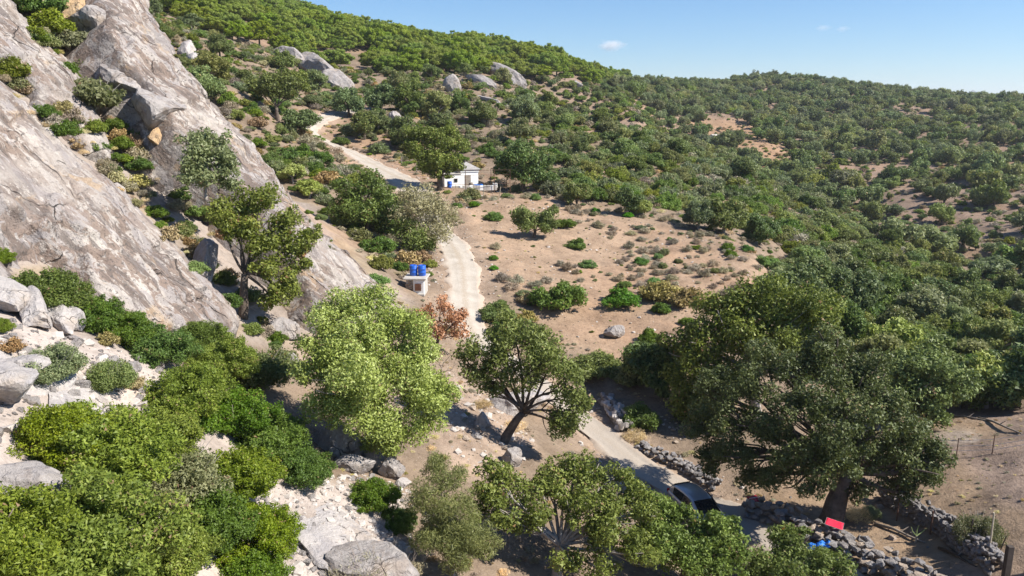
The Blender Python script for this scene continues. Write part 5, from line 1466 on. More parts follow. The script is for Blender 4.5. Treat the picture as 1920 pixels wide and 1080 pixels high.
bush('green bush right of the field oak', (1060, 425), 'mid_green', 1.2, 0.8)
bush('dark green bush at the inner side of the track bend', (560, 300), 'mid_green', 2.3, 0.9)
bush('dark green bush right of the first in the track bend', (600, 305), 'mid_green', 1.9, 0.9)
bush('dark bush on the far side of the track bend', (640, 270), 'mid_green', 1.7, 0.7)
bush('pale yellow-green shrub under the dark bend bushes', (550, 345), 'mid_paleolive', 1.6, 0.8)
bush('pale yellow-green shrub below the first, beside the slab crest', (580, 372), 'mid_paleolive', 1.5, 0.8)
bush('rust brown shrub right of the pale shrubs', (612, 345), 'mid_brown', 1.9, 0.8)
bush('yellow-green shrub left of the blue drums', (712, 505), 'mid_maquis', 1.2, 1.1)
bush('fresh green shrub left of the stone well house', (705, 535), 'mid_fresh', 1.0, 0.9)
bush('low green shrub right behind the blue drums', (808, 500), 'mid_maquis', 0.7)
bush('yellow bush among the trees on the right slope', (1690, 700), 'mid_paleolive', 0.9)
# shrubs in the rock gully
def rockface(px, py):
    for poly, c in ((S2_OUT, -20.2), (S1_OUT, -20.8), (S3_OUT, -22.2)):
        if inpoly(np.array([px]), np.array([py]), poly)[0]: return c
    return -22.8
def gully(label, px, py, kind, R, c=None, hz=0.95):
    p = on_slab(px, py, rockface(px, py) if c is None else c)
    o = put(kind, p[0], p[1], R, hz=hz, name='shrub', label=label, cat='shrub', group='shrubs of the rock gully'); o.location.z = max(p[2], o.location.z) - 0.1; return o
for lab, px, py, kd, R in [
  ('green shrub at the very top above the grassy ledge', 80, 20, 'mid_green', 1.6), ('dark shrub below the top shrub of the ledge', 95, 60, 'mid_maquis', 1.4),
  ('dull shrub under the ochre rock wall', 130, 85, 'mid_grey', 1.3), ('dull shrub right of the ochre rock wall', 160, 75, 'mid_maquis', 1.0), ('dark green shrub at the top of the gully block', 215, 100, 'mid_green', 0.9),
  ('yellow-green shrub left of the gully block', 175, 110, 'mid_maquis', 0.8), ('shrub at the left foot of the gully block', 205, 165, 'mid_green', 1.0), ('grey-green shrub in the middle of the gully ledge', 175, 195, 'mid_grey', 1.6),
  ('yellow-green tuft at the gully ledge', 175, 245, 'mid_maquis', 0.7), ('green shrub beneath the overhanging block', 250, 225, 'mid_green', 0.9), ('green shrub in the shade of the overhang', 255, 255, 'mid_green', 1.0),
  ('yellow-green tuft below the overhang', 230, 275, 'mid_maquis', 0.7), ('grey twiggy shrub at the left of the large grey-green shrub', 310, 310, 'mid_dry', 1.2), ('dry shrub under the large grey-green shrub', 350, 365, 'mid_dry', 1.1),
  ('dark shrub right under the large grey-green shrub', 430, 350, 'mid_grey', 1.3), ('dull shrub on the ledge at the left edge', 10, 140, 'mid_maquis', 1.1), ('brown tuft on the grassy ledge', 130, 225, 'mid_dry', 0.8),
  ('dark shrub in the gully above the crooked oak', 395, 380, 'mid_dry', 1.0), ('dull shrub between the ledge and the gully shrub', 285, 300, 'mid_dry', 0.9), ('grey shrub beside the ochre broken rock', 260, 300, 'mid_dry', 0.9)]:
    gully(lab, px, py, kd, R * 1.25)
rg = np.random.default_rng(91)
for (x0, y0, x1, y1, n) in [(20,150,330,430,60),(330,430,440,600,22),(470,600,560,690,14),(200,260,420,420,40),(60,60,260,260,30),(300,250,450,440,30),(430,400,560,600,16)]:
    for k in range(n):
        t = rg.random(); px, py = x0 + (x1 - x0) * t + rg.normal(0, 14), y0 + (y1 - y0) * t + rg.normal(0, 14)
        p = on_slab(px, py, rockface(px, py)) if py < 600 else g(px, py)
        if k % 5 < 3:
            o = put(['mid_maquis', 'mid_grey', 'mid_dry', 'mid_green', 'mid_brown'][int(rg.integers(0, 5))], p[0], p[1], rg.uniform(0.35, 0.95), name='gully_shrub', label='small shrub among the scrub filling the rock gully', cat='shrub', group='small shrubs of the rock gully')
            o.location.z = max(p[2], o.location.z) - 0.1
            continue
        o = put('near_straw', p[0], p[1], rg.uniform(0.2, 0.45), hz=0.8, name='grass_tuft', label='tuft of dry straw-coloured grass in the rock gully', cat='grass', group='dry grass tufts of the gully')
        o.location.z = max(p[2], o.location.z) - 0.05
# small plants in cracks of the slabs
for k in range(46):
    t = rg.random(); a = rg.random()
    px, py = 300 + 400 * t - 60 * a + rg.normal(0, 8), 60 + 480 * t + 20 * a
    p = on_slab(px, py, -20.25)
    o = put(['mid_dry', 'mid_maquis', 'mid_grey'][k % 3], p[0], p[1], rg.uniform(0.2, 0.5), name='crevice_plant', label='small plant growing in a crack of the long granite slab', cat='plant', group='crevice plants of the long slab')
    o.location.z = p[2] - 0.05

# ------------------------------------------------------------------ made things
def mp(key, *a, **k): M[key] = mat_plain(key, *a, **k)
mp('whitewash', (0.80, 0.79, 0.76), 0.9, 0.10, 2.0, bump=0.02)
mp('concrete', (0.42, 0.39, 0.35), 0.9, 0.2, 3.0, bump=0.02)
mp('roof_grey', (0.33, 0.31, 0.30), 0.9, 0.22, 3.0, bump=0.03)
mp('blue_plastic', (0.015, 0.105, 0.50), 0.38, 0.15, 3.0, spec=0.5)
mp('blue_tarp', (0.02, 0.17, 0.58), 0.5, 0.2, 6.0, spec=0.4)
mp('wood_brown', (0.16, 0.075, 0.045), 0.85, 0.3, 5.0)
mp('wood_grey', (0.26, 0.22, 0.18), 0.9, 0.3, 5.0)
mp('wood_pale', (0.48, 0.41, 0.30), 0.9, 0.2, 5.0)
mp('wood_dark', (0.07, 0.055, 0.045), 0.9, 0.3, 5.0)
mp('rust_iron', (0.13, 0.07, 0.05), 0.8, 0.3, 8.0, metallic=0.2)
mp('steel', (0.45, 0.45, 0.45), 0.4, 0.1, 8.0, metallic=0.8)
mp('red_fabric', (0.62, 0.018, 0.055), 0.75, 0.12, 8.0)
mp('red_plastic', (0.42, 0.02, 0.03), 0.5, 0.12, 8.0)
mp('white_plastic', (0.65, 0.65, 0.63), 0.5, 0.08, 8.0)
mp('orange_fabric', (0.80, 0.20, 0.03), 0.8, 0.12, 8.0)
mp('car_paint', (0.36, 0.375, 0.40), 0.32, 0.03, 2.0, metallic=0.55, spec=0.5, coat=0.6)
mp('car_glass', (0.012, 0.014, 0.016), 0.06, 0.05, 2.0, spec=0.6)
mp('tyre', (0.025, 0.025, 0.026), 0.85, 0.2, 6.0)
mp('black_trim', (0.02, 0.02, 0.022), 0.6, 0.15, 6.0)
mp('lamp_clear', (0.62, 0.64, 0.66), 0.1, 0.05, 6.0, spec=0.7)
mp('lamp_red', (0.35, 0.01, 0.01), 0.2, 0.05, 6.0)
mp('cactus', (0.20, 0.25, 0.10), 0.7, 0.2, 6.0)

def face_cam(p): return math.atan2(p[0], p[1])       # rotation about z so that local -y faces the camera is -this

# ---- white hut
hp = g(876, 352); hp[2] = ground(hp[0], hp[1])
hut = empty('white_hut', hp, 0.42); hut.scale = (0.92, 0.92, 0.92); tag(hut, 'small whitewashed hut with a grey pyramid roof behind the broad oak', 'hut', None, 'thing')
w = MB(); w.box((0.35, 1.3, 1.0), (2.5, 2.6, 2.6)); w.build('wall', 'whitewash', hut, bevel=0.02)
w = MB(); w.box((-2.05, 1.15, 0.75), (2.3, 2.3, 2.1)); w.build('annex_wall', 'whitewash', hut, bevel=0.02)
w = MB(); w.box((-2.05, 1.15, 1.87), (2.5, 2.5, 0.14)); w.build('annex_roof', 'concrete', hut, bevel=0.02)
rf = MB()
z0, e = 2.30, 0.22
a = [(-0.9 - e, 0 - e, z0), (1.6 + e, 0 - e, z0), (1.6 + e, 2.6 + e, z0), (-0.9 - e, 2.6 + e, z0)]
b = [(q[0], q[1], z0 + 0.12) for q in a]
rf.poly(a + b + [(0.35, 1.3, z0 + 1.02)], [(3, 2, 1, 0), (0, 1, 5, 4), (1, 2, 6, 5), (2, 3, 7, 6), (3, 0, 4, 7), (4, 5, 8), (5, 6, 8), (6, 7, 8), (7, 4, 8)])
rfo = rf.build('roof', 'roof_grey', hut)
for side in range(4):                               # tile rows that show on the roof slopes
    for k in range(1, 6):
        t = k / 6.0
        c0, c1 = Vector(b[side]), Vector(b[(side + 1) % 4]); top = Vector((0.35, 1.3, z0 + 1.02))
        p0, p1 = c0.lerp(top, t), c1.lerp(top, t)
        rb = MB(); rb.tube([p0, p1], 0.028, 5); rb.build('tile_row', 'roof_grey', rfo)
w = MB(); w.box((0.35, -0.04, 2.12), (2.62, 0.14, 0.16)); w.build('cornice', 'whitewash', hut, bevel=0.01)
dr = MB(); dr.box((0.1, -0.015, 0.75), (0.85, 0.05, 1.7)); dro = dr.build('door', 'wood_grey', hut)
hd = MB(); hd.box((0.4, -0.05, 0.75), (0.05, 0.05, 0.12)); hd.build('handle', 'steel', dro)
ch = MB(); ch.lathe([(0.28, 0), (0.30, 0.5), (0.22, 0.72), (0.05, 0.8)], (1.45, 3.6, 2.15), 14); ch.build('chimney', 'whitewash', hut, smooth=True)
fm = MB(); fm.box((-1.6, -0.03, 1.0), (0.5, 0.05, 0.5)); wi = fm.build('window', 'wood_grey', hut); pn = MB(); pn.box((-1.6, -0.06, 1.0), (0.4, 0.03, 0.4)); pn.build('pane', 'car_glass', wi)
def local(o, x, y, z=0): 
    r = Matrix.Rotation(o.rotation_euler[2], 3, 'Z') @ Vector((x, y, z)); return Vector(o.location) + r
tw = empty('terrace_wall', local(hut, 0.0, -1.5, -0.1), 0.16); tag(tw, 'low pale terrace wall in front of the white hut', 'wall', None, 'thing')
for k in range(14):
    q = MB(); q.box((-2.6 + k * 0.42, random.uniform(-0.03, 0.03), 0.15), (0.41, 0.34, 0.62 + random.uniform(-0.05, 0.05))); q.build('block', 'concrete' if k % 3 else 'whitewash', tw, bevel=0.03)
tp = empty('blue_tarpaulin', local(hut, 1.0, -1.0, 0.25), 0.1); tag(tp, 'crumpled blue tarpaulin bundle by the hut pillar', 'tarpaulin', None, 'thing')
v, f = rock_np(77, (0.75, 0.4, 0.24), 5, 0.35, hi=False); obj('sheet', mesh_np('sheet', v, f, 'blue_tarp', smooth=False), tp)
v, f = rock_np(78, (0.3, 0.3, 0.17), 5, 0.35, hi=False); obj('fold', mesh_np('fold', v + [0.4, -0.1, 0.1], f, 'blue_tarp'), tp)
tb = empty('blue_barrel', local(hut, -2.55, -0.75, 0.0), 0.0); tag(tb, 'blue barrel standing at the left corner of the white hut', 'barrel', None, 'thing')
PROF = [(0.26, 0.0), (0.285, 0.03), (0.285, 0.27), (0.30, 0.29), (0.30, 0.33), (0.285, 0.35), (0.285, 0.56), (0.30, 0.58), (0.30, 0.62), (0.285, 0.64), (0.285, 0.86), (0.26, 0.9), (0.245, 0.9), (0.24, 0.875), (0.02, 0.875)]
q = MB(); q.lathe(PROF, n=22); q.build('drum', 'blue_plastic', tb, smooth=True)
q = MB(); q.lathe([(0.05, 0.86), (0.05, 0.92), (0.02, 0.93)], (0.12, 0.05, 0), 10); q.build('bung', 'blue_plastic', tb)
ur = empty('stone_urn', local(hut, 0.15, -0.9, 0.0)); tag(ur, 'round dark pot standing before the hut wall', 'pot', None, 'thing')
q = MB(); q.lathe([(0.14, 0), (0.30, 0.25), (0.32, 0.45), (0.22, 0.62), (0.25, 0.68), (0.2, 0.68), (0.18, 0.6)], n=16); q.build('body', 'wood_grey', ur, smooth=True)
pg = empty('pergola_frame', local(hut, 0, -2.0, 0), 0.16); tag(pg, 'thin iron pergola frame with wires before and right of the white hut', 'pergola', None, 'thing')
for xx, yy in ((-0.9, 0), (2.6, 0.2), (4.6, 0.6), (2.6, 3.2), (4.6, 3.4)):
    q = MB(); q.tube([(xx, yy, -0.5), (xx, yy, 2.2)], 0.035, 6); q.build('post', 'rust_iron', pg)
for z in (0.55, 1.65, 2.2):
    q = MB(); q.tube([(-3.0, 0, z), (-0.9, 0, z), (2.6, 0.2, z), (4.6, 0.6, z)], 0.018, 5); q.build('rail', 'rust_iron', pg)
q = MB(); q.tube([(2.6, 0.2, 2.2), (2.6, 3.2, 2.2), (4.6, 3.4, 2.2), (4.6, 0.6, 2.2)], 0.022, 5); q.build('rail', 'rust_iron', pg)
p = local(hut, 3.6, 0.6, 0); put('mid_brown', p.x, p.y, 1.5, hz=0.8, name='dry_vine', label='dry brown vine under the iron pergola right of the hut', cat='vine')
bk = empty('white_tank', local(hut, 3.0, -1.7, 0.0)); tag(bk, 'small white box beside the terrace wall end', 'box', None, 'thing')
q = MB(); q.box((0, 0, 0.25), (0.55, 0.45, 0.5)); q.build('case', 'whitewash', bk, bevel=0.03); q = MB(); q.box((0, 0, 0.52), (0.6, 0.5, 0.05)); q.build('lid', 'whitewash', bk)
# timber racks left of the oak
for (px, py, lab, n) in ((784, 324, 'slatted timber rack leaning at the track end left of the hut oak', 4), (796, 328, 'timber rail post with cross bars right of the slatted rack', 3)):
    p = g(px, py); rk = empty('timber_rack', p, 0.3); tag(rk, lab, 'rack', 'timber racks', 'thing')
    for s in (-1, 1):
        q = MB(); q.box((s * (0.22 if n == 4 else 0.05), 0, 0.6), (0.09, 0.09, 1.5)); q.build('upright', 'wood_grey', rk)
    for k in range(n):
        q = MB(); q.box((0, -0.07, 0.25 + k * 0.3), (0.62, 0.04, 0.14)); q.build('slat', 'wood_grey', rk)
pl = g(753, 310); ps = empty('wooden_post', pl); tag(ps, 'pale upright post at the end of the parking place', 'post', None, 'thing'); q = MB(); q.box((0, 0, 0.5), (0.14, 0.14, 1.3)); q.build('shaft', 'wood_grey', ps, bevel=0.02)
for k, (px, py, hh, lab) in enumerate([(936, 368, 1.1, 'leaning pale fence post below the terrace of the hut'), (905, 372, 0.9, 'short fence post under the terrace wall')]):
    p = g(px, py); ps = empty('fence_post', p); tag(ps, lab, 'post', None, 'thing'); q = MB(); q.tube([(0, 0, -0.3), (0.15, 0, hh)], 0.05, 7); q.build('shaft', 'wood_pale', ps)

# ---- stone well house with two blue drums
wp = g(778, 548); wp[2] = ground(wp[0], wp[1])
wz = -0.06
wh = empty('well_house', wp, wz); tag(wh, 'small stone well house with a brown hatch under a concrete slab', 'well house', None, 'thing')
q = MB(); q.box((0, 0.9, 0.25), (1.36, 1.5, 1.3)); q.build('wall', 'rock_tan' if False else 'concrete', wh, bevel=0.03)
rg = np.random.default_rng(5)
for k in range(40):                                  # field stones of the front and left face
    front = k < 16
    x = rg.uniform(-0.62, -0.12) if front else -0.69
    y = 0.13 if front else rg.uniform(0.2, 1.6)
    o = bpy.data.objects.new('stone', STONES['rock_tan'][k % 6]); s = rg.uniform(0.16, 0.30)
    o.scale = (s if front else 0.12, 0.12 if front else s, s * 0.8); o.location = (x, y, rg.uniform(0.0, 0.78)); o.rotation_euler = (0, rg.uniform(-0.4, 0.4), 0); link(o, wh)
q = MB(); q.box((0.28, 0.10, 0.30), (0.80, 0.16, 1.18)); q.build('door_frame', 'whitewash', wh, bevel=0.02)
q = MB(); q.box((0.24, 0.0, 0.36), (0.46, 0.06, 0.52)); hatch = q.build('hatch', 'wood_brown', wh)
for k in range(3):
    q = MB(); q.box((0.10 + k * 0.145, -0.04, 0.36), (0.13, 0.03, 0.5)); q.build('board', 'wood_brown', hatch)
q = MB(); q.box((0.28, -0.02, -0.2), (0.9, 0.3, 0.18)); q.build('sill', 'concrete', wh, bevel=0.03)
q = MB(); q.box((0, 0.85, 0.96), (1.72, 1.85, 0.13)); q.build('slab', 'concrete', wh, bevel=0.03)
for k, lab in ((-1, 'blue plastic drum standing left on the well house slab'), (1, 'blue plastic drum standing right on the well house slab')):
    d = empty('blue_drum', local(wh, 0.07 + k * 0.31, 1.0, 1.03), wz); tag(d, lab, 'drum', 'blue drums', 'thing')
    q = MB(); q.lathe([(r_ * 1.0, z_ * 0.86) for r_, z_ in PROF], n=26); q.build('shell', 'blue_plastic', d, smooth=True)
    for s in (-1, 1):
        q = MB(); q.lathe([(0.045, 0.74), (0.05, 0.80), (0.02, 0.81)], (s * 0.14, 0.03, 0), 10); q.build('bung', 'blue_plastic', d)

# ---- silver car on the track
cp = g(1306, 982)
k0 = int(np.argmin(np.hypot(rl_xy[:, 0] - cp[0], rl_xy[:, 1] - cp[1])))
tn = np.array([1.1, -3.4]); yaw = math.atan2(tn[1], tn[0])
dz_ = h0(*(cp[:2] + tn * 0.5)) - h0(*(cp[:2] - tn * 0.5)); pitch_ = -math.atan2(float(dz_), np.linalg.norm(tn))
car = empty('silver_car', (cp[0] + 0.1, cp[1] + 0.2, float(h0(cp[0], cp[1])) + 0.05)); car.rotation_euler = (0, pitch_, yaw); car.scale = (0.88, 0.88, 0.88)
tag(car, 'silver hatchback car parked on the shaded track under the oaks', 'car', None, 'thing')
def loft(secs, mat, name, parent, sub=1):
    mb = MB(); n = len(secs[0]); vs = [p for s in secs for p in s]; fs = []
    for i in range(len(secs) - 1):
        for k in range(n):
            fs.append((i * n + k, (i + 1) * n + k, (i + 1) * n + (k + 1) % n, i * n + (k + 1) % n))
    fs.append(tuple(range(n))); fs.append(tuple((len(secs) - 1) * n + k for k in range(n))[::-1])
    mb.poly(vs, fs); o = mb.build(name, mat, parent, smooth=True)
    md = o.modifiers.new('subdivision', 'SUBSURF'); md.levels = sub; md.render_levels = sub
    return o
secs = []
for x, wd, zl, zt in [(-2.08, 0.66, 0.42, 0.80), (-2.02, 0.80, 0.32, 0.94), (-1.7, 0.87, 0.26, 1.00), (-1.2, 0.89, 0.24, 1.0), (-0.3, 0.89, 0.24, 0.98), (0.7, 0.89, 0.24, 0.97), (1.05, 0.88, 0.24, 0.96), (1.5, 0.86, 0.24, 0.86), (1.9, 0.80, 0.26, 0.74), (2.08, 0.66, 0.34, 0.62), (2.14, 0.5, 0.4, 0.55)]:
    half = [(wd * 0.8, zl), (wd * 0.97, zl + 0.14), (wd, (zl + zt) * 0.5), (wd * 0.97, zt - 0.12), (wd * 0.86, zt), (wd * 0.4, zt + 0.03)]
    secs.append([(x, y, z) for y, z in half] + [(x, -y, z) for y, z in half[::-1]])
loft(secs, 'car_paint', 'body', car, 2)
secs = []
for x, wb, wt, zt in [(-1.98, 0.70, 0.62, 1.02), (-1.82, 0.76, 0.64, 1.24), (-1.45, 0.78, 0.62, 1.42), (-0.7, 0.79, 0.62, 1.49), (0.05, 0.79, 0.61, 1.46), (0.42, 0.79, 0.60, 1.33), (0.80, 0.78, 0.60, 1.14), (1.12, 0.76, 0.62, 0.98)]:
    zb = 0.9
    half = [(wb, zb), (wb, zb + 0.02), ((wb + wt) / 2, (zb + zt) / 2), (wt, zt - 0.05), (wt * 0.8, zt), (wt * 0.35, zt + 0.02)]
    secs.append([(x, y, z) for y, z in half] + [(x, -y, z) for y, z in half[::-1]])
cabin = loft(secs, 'car_paint', 'cabin', car, 2)
def pane(name, pts_, parent, mat='car_glass', th=0.012):
    n = (Vector(pts_[1]) - Vector(pts_[0])).cross(Vector(pts_[2]) - Vector(pts_[0])).normalized()
    mb = MB(); m_ = len(pts_); vs = [Vector(q) for q in pts_] + [Vector(q) + n * th for q in pts_]
    mb.poly(vs, [tuple(range(m_))[::-1], tuple(range(m_, 2 * m_))] + [(i, (i + 1) % m_, (i + 1) % m_ + m_, i + m_) for i in range(m_)])
    return mb.build(name, mat, parent)
pane('windscreen', [(1.13, -0.60, 1.01), (1.13, 0.60, 1.01), (0.36, 0.54, 1.385), (0.36, -0.54, 1.385)], car)
pane('rear_window', [(-2.02, 0.55, 1.03), (-2.02, -0.55, 1.03), (-1.68, -0.5, 1.365), (-1.68, 0.5, 1.365)], car)
for s in (-1, 1):
    for pts_ in ([(0.75, 0.80, 1.0), (-0.35, 0.80, 1.0), (-0.35, 0.665, 1.40), (0.12, 0.665, 1.37)], [(-0.43, 0.80, 1.0), (-1.35, 0.79, 1.0), (-1.42, 0.68, 1.33), (-0.43, 0.665, 1.40)]):
        q = [(x, y * s, z) for x, y, z in pts_]
        pane('side_window', q[::-1] if s > 0 else q, car)
    for x in (-1.32, 1.32):
        wl = empty('wheel', (0, 0, 0)); wl.parent = car; wl.location = (x, s * 0.80, 0.31); wl.rotation_euler = (math.pi / 2, 0, 0)
        q = MB(); q.lathe([(0.19, -0.1), (0.29, -0.11), (0.315, -0.07), (0.315, 0.07), (0.29, 0.11), (0.19, 0.1)], n=24); q.build('tyre', 'tyre', wl, smooth=True)
        q = MB(); q.lathe([(0.05, -0.105), (0.18, -0.095), (0.195, -0.102), (0.195, 0.102), (0.18, 0.095), (0.05, 0.105)], n=20); q.build('rim', 'steel', wl)
    q = MB(); q.box((1.94, s * 0.60, 0.68), (0.26, 0.26, 0.13), s * -0.5, Matrix.Rotation(0.3, 3, 'Y')); q.build('headlight', 'lamp_clear', car, bevel=0.03)
    q = MB(); q.box((-2.0, s * 0.66, 0.86), (0.12, 0.2, 0.24), s * 0.4); q.build('taillight', 'lamp_red', car, bevel=0.03)
    q = MB(); q.box((0.62, s * 0.98, 1.0), (0.12, 0.2, 0.14)); q.build('mirror', 'car_paint', car, bevel=0.03)
    for x in (0.0, -0.95):
        q = MB(); q.box((x, s * 0.895, 0.86), (0.18, 0.03, 0.03)); q.build('door_handle', 'car_paint', car)
q = MB(); q.box((2.1, 0, 0.42), (0.16, 1.15, 0.14)); q.build('grille', 'black_trim', car, bevel=0.02)

# ---- camp things by the wall
p = g(1560, 1016); st = empty('camp_stool', p, -0.55); tag(st, 'bright red fabric folding table with thin metal legs on the stone wall', 'camping table', None, 'thing')
st.scale = (0.85, 0.85, 0.85); st.rotation_euler = (0.15, 0.12, -0.5); st.location.z = ground(p[0], p[1]) + 0.62
vv = []; ff = []
for i in range(9):
    for j in range(7):
        x, y = -0.42 + 0.84 * i / 8, -0.30 + 0.60 * j / 6
        vv.append((x, y, 0.3 - 0.05 * math.cos(x * 3.4) * math.cos(y * 5) + 0.012 * math.sin(i * 2.3 + j)))
for i in range(8):
    for j in range(6): ff.append((i * 7 + j, (i + 1) * 7 + j, (i + 1) * 7 + j + 1, i * 7 + j + 1))
q = MB(); q.poly(vv, ff); o = q.build('fabric', 'red_fabric', st, smooth=True); o.modifiers.new('thickness', 'SOLIDIFY').thickness = 0.012
q = MB(); q.tube([(-0.43, -0.31, 0.3), (0.43, -0.31, 0.3), (0.43, 0.31, 0.3), (-0.43, 0.31, 0.3), (-0.43, -0.31, 0.3)], 0.014, 7); q.build('frame', 'steel', st)
for s in (-1, 1):
    for t in (-1, 1):
        q = MB(); q.tube([(s * 0.42, t * 0.3, 0.3), (-s * 0.3, t * 0.3, -0.3)], 0.012, 6); q.build('leg', 'steel', st)
q = MB(); q.tube([(0.6, 0.1, -0.1), (0.95, 0.1, 0.0), (0.95, -0.15, 0.1), (0.75, -0.15, 0.1)], 0.012, 6); q.build('leg', 'steel', st)
p = g(1408, 958); cb = empty('cool_box', p, 0.4); tag(cb, 'cool box with a red lid and white rim in the shade beside the car', 'cool box', None, 'thing'); cb.location.z = ground(p[0], p[1]) + 0.25; cb.rotation_euler = (0.25, 0.1, 0.5)
q = MB(); q.box((0, 0, 0.17), (0.55, 0.40, 0.34)); q.build('case', 'white_plastic', cb, bevel=0.03)
q = MB(); q.box((0, 0, 0.38), (0.58, 0.43, 0.08)); ld = q.build('lid', 'red_plastic', cb, bevel=0.02)
q = MB(); q.tube([(-0.3, 0, 0.25), (-0.33, 0, 0.46), (0.33, 0, 0.46), (0.3, 0, 0.25)], 0.014, 6); q.build('handle', 'white_plastic', ld)
p = g(1474, 1006); ob = empty('orange_bag', p); tag(ob, 'bright orange bag half hidden behind the young oak', 'bag', None, 'thing'); ob.location.z = ground(p[0], p[1])
v, f = rock_np(81, (0.30, 0.2, 0.24), 5, 0.25, hi=False); obj('sack', mesh_np('sack', v + [0, 0, 0.22], f, 'orange_fabric', smooth=True), ob)
q = MB(); q.tube([(-0.12, 0, 0.42), (-0.08, 0, 0.56), (0.08, 0, 0.56), (0.12, 0, 0.42)], 0.014, 6); q.build('strap', 'orange_fabric', ob)
p = g(1536, 1040); bb = empty('blue_plastic_heap', p, 0.3); tag(bb, 'crumpled bright blue plastic sheet lying below the red camping table', 'plastic sheet', None, 'thing'); bb.location.z = ground(p[0], p[1]) + 0.3
for k in range(4):
    v, f = rock_np(83 + k, (0.26, 0.2, 0.16), 7, 0.5, hi=False); obj('fold', mesh_np('fold', v + [k * 0.24 - 0.35, 0.1 * (-1) ** k, 0.12], f, 'blue_tarp'), bb)

# ---- posts and fence of the paddock
def post(label, px, py, hh, rad, mat, lean=0.0, name='fence_post', square=False):
    p = g(px, py); p[2] = ground(p[0], p[1]); o = empty(name, p); tag(o, label, 'post', None, 'thing')
    q = MB()
    if square: q.box((0, 0, hh / 2 - 0.2), (rad * 2, rad * 1.6, hh + 0.4))
    else: q.tube([(0, 0, -0.3), (lean * 0.5, 0, hh * 0.5), (lean, 0, hh)], [rad, rad * 0.95, rad * 0.9], 8)
    q.build('shaft', mat, o, bevel=0.02 if square else 0)
    q = MB(); q.tube([(lean * 0.8 - rad, 0, hh * 0.8), (lean * 0.8 + rad, 0, hh * 0.8)], rad * 0.3, 5); q.build('staple', 'rust_iron', o)
    return p
a1 = post('thin rusty fence post standing in the paddock below the pale bare patch', 1793, 856, 1.0, 0.025, 'rust_iron')
a2 = post('thin rusty fence post in the shadow on the right of the paddock', 1860, 852, 1.0, 0.025, 'rust_iron')
post('rusty fence post left on the shaded paddock wall', 1681, 978, 1.1, 0.03, 'rust_iron')
post('rusty fence post in the middle of the shaded paddock wall', 1744, 1004, 1.1, 0.035, 'rust_iron')
post('dark fence post at the foot of the young green tree', 1816, 1030, 1.3, 0.04, 'wood_dark')
post('tall pale wooden pole in front of the young green tree', 1853, 1052, 2.0, 0.04, 'wood_pale', -0.06)
post('thick weathered timber post near the right bottom corner', 1884, 1090, 1.4, 0.12, 'wood_dark', 0, 'timber_post', True)
post('thin dark stick between the pale pole and the timber post', 1868, 1050, 1.0, 0.02, 'wood_dark', 0.25)
fw = empty('wire_fence', a1); tag(fw, 'low wire fence strands sagging across the paddock', 'fence', None, 'thing')
a0 = g(1700, 850); a3 = g(1935, 842)
for z in (0.25, 0.5, 0.8):
    q = MB(); q.tube([Vector(k_ - a1) + Vector((0, 0, z + (0.06 if i % 2 else -0.02))) for i, k_ in enumerate((a0, a1, a2, a3))], 0.010, 4); q.build('wire', 'steel', fw)
p = g(1918, 1078); gt = empty('board_gate', p, -0.4); tag(gt, 'dark timber board gate cut off by the right bottom corner', 'gate', None, 'thing'); gt.location.z = ground(p[0], p[1])
for k in range(5):
    q = MB(); q.box((0.1 + k * 0.2, 0, 0.6), (0.18, 0.04, 1.5 + 0.05 * (k % 2))); q.build('board', 'wood_dark', gt)
q = MB(); q.box((0.5, 0.05, 0.9), (1.0, 0.05, 0.1)); q.build('cross_rail', 'wood_dark', gt)
p = g(1716, 1018); sp = empty('sapling', p); tag(sp, 'small pale-stemmed sapling between the two walls', 'sapling', None, 'thing')
q = MB(); q.tube([(0, 0, -0.1), (0.02, 0, 0.35)], [0.05, 0.04], 6); q.build('stem', 'wood_pale', sp)
for a_, b_ in ((-0.25, 0.75), (0.3, 0.6), (0.05, 0.8), (0.42, 0.7)):
    q = MB(); q.tube([(0.02, 0, 0.33), (a_ * 0.6, 0.05, b_ * 0.7), (a_, 0, b_)], [0.03, 0.024, 0.012], 5); q.build('shoot', 'cactus', sp)
for k, (q0, q1, lab) in enumerate([((1640, 985), (1735, 1020), 'weathered log lying between the two walls'), ((1760, 1030), (1830, 1065), 'dark log lying at the foot of the paddock wall'), ((1835, 785), (1915, 815), 'grey fallen branch at the back edge of the paddock'), ((1780, 782), (1850, 790), 'thin grey branch lying behind the paddock')]):
    A_, B_ = g(*q0), g(*q1); lg = empty('fallen_log', A_); tag(lg, lab, 'log', None, 'thing')
    d_ = Vector(B_ - A_)
    q = MB(); q.tube([(0, 0, 0.06), d_ * 0.35 + Vector((0.05, 0.08, 0.12)), d_ * 0.7 + Vector((-0.05, 0, 0.1)), d_ + Vector((0, 0, 0.06))], [0.07, 0.065, 0.05, 0.03], 7); q.build('stem', 'wood_grey' if k != 1 else 'wood_dark', lg, smooth=True)
    q = MB(); q.tube([d_ * 0.5 + Vector((0, 0, 0.1)), d_ * 0.62 + Vector((0.25, 0.3, 0.3))], [0.035, 0.015], 5); q.build('branch', 'wood_grey', lg)

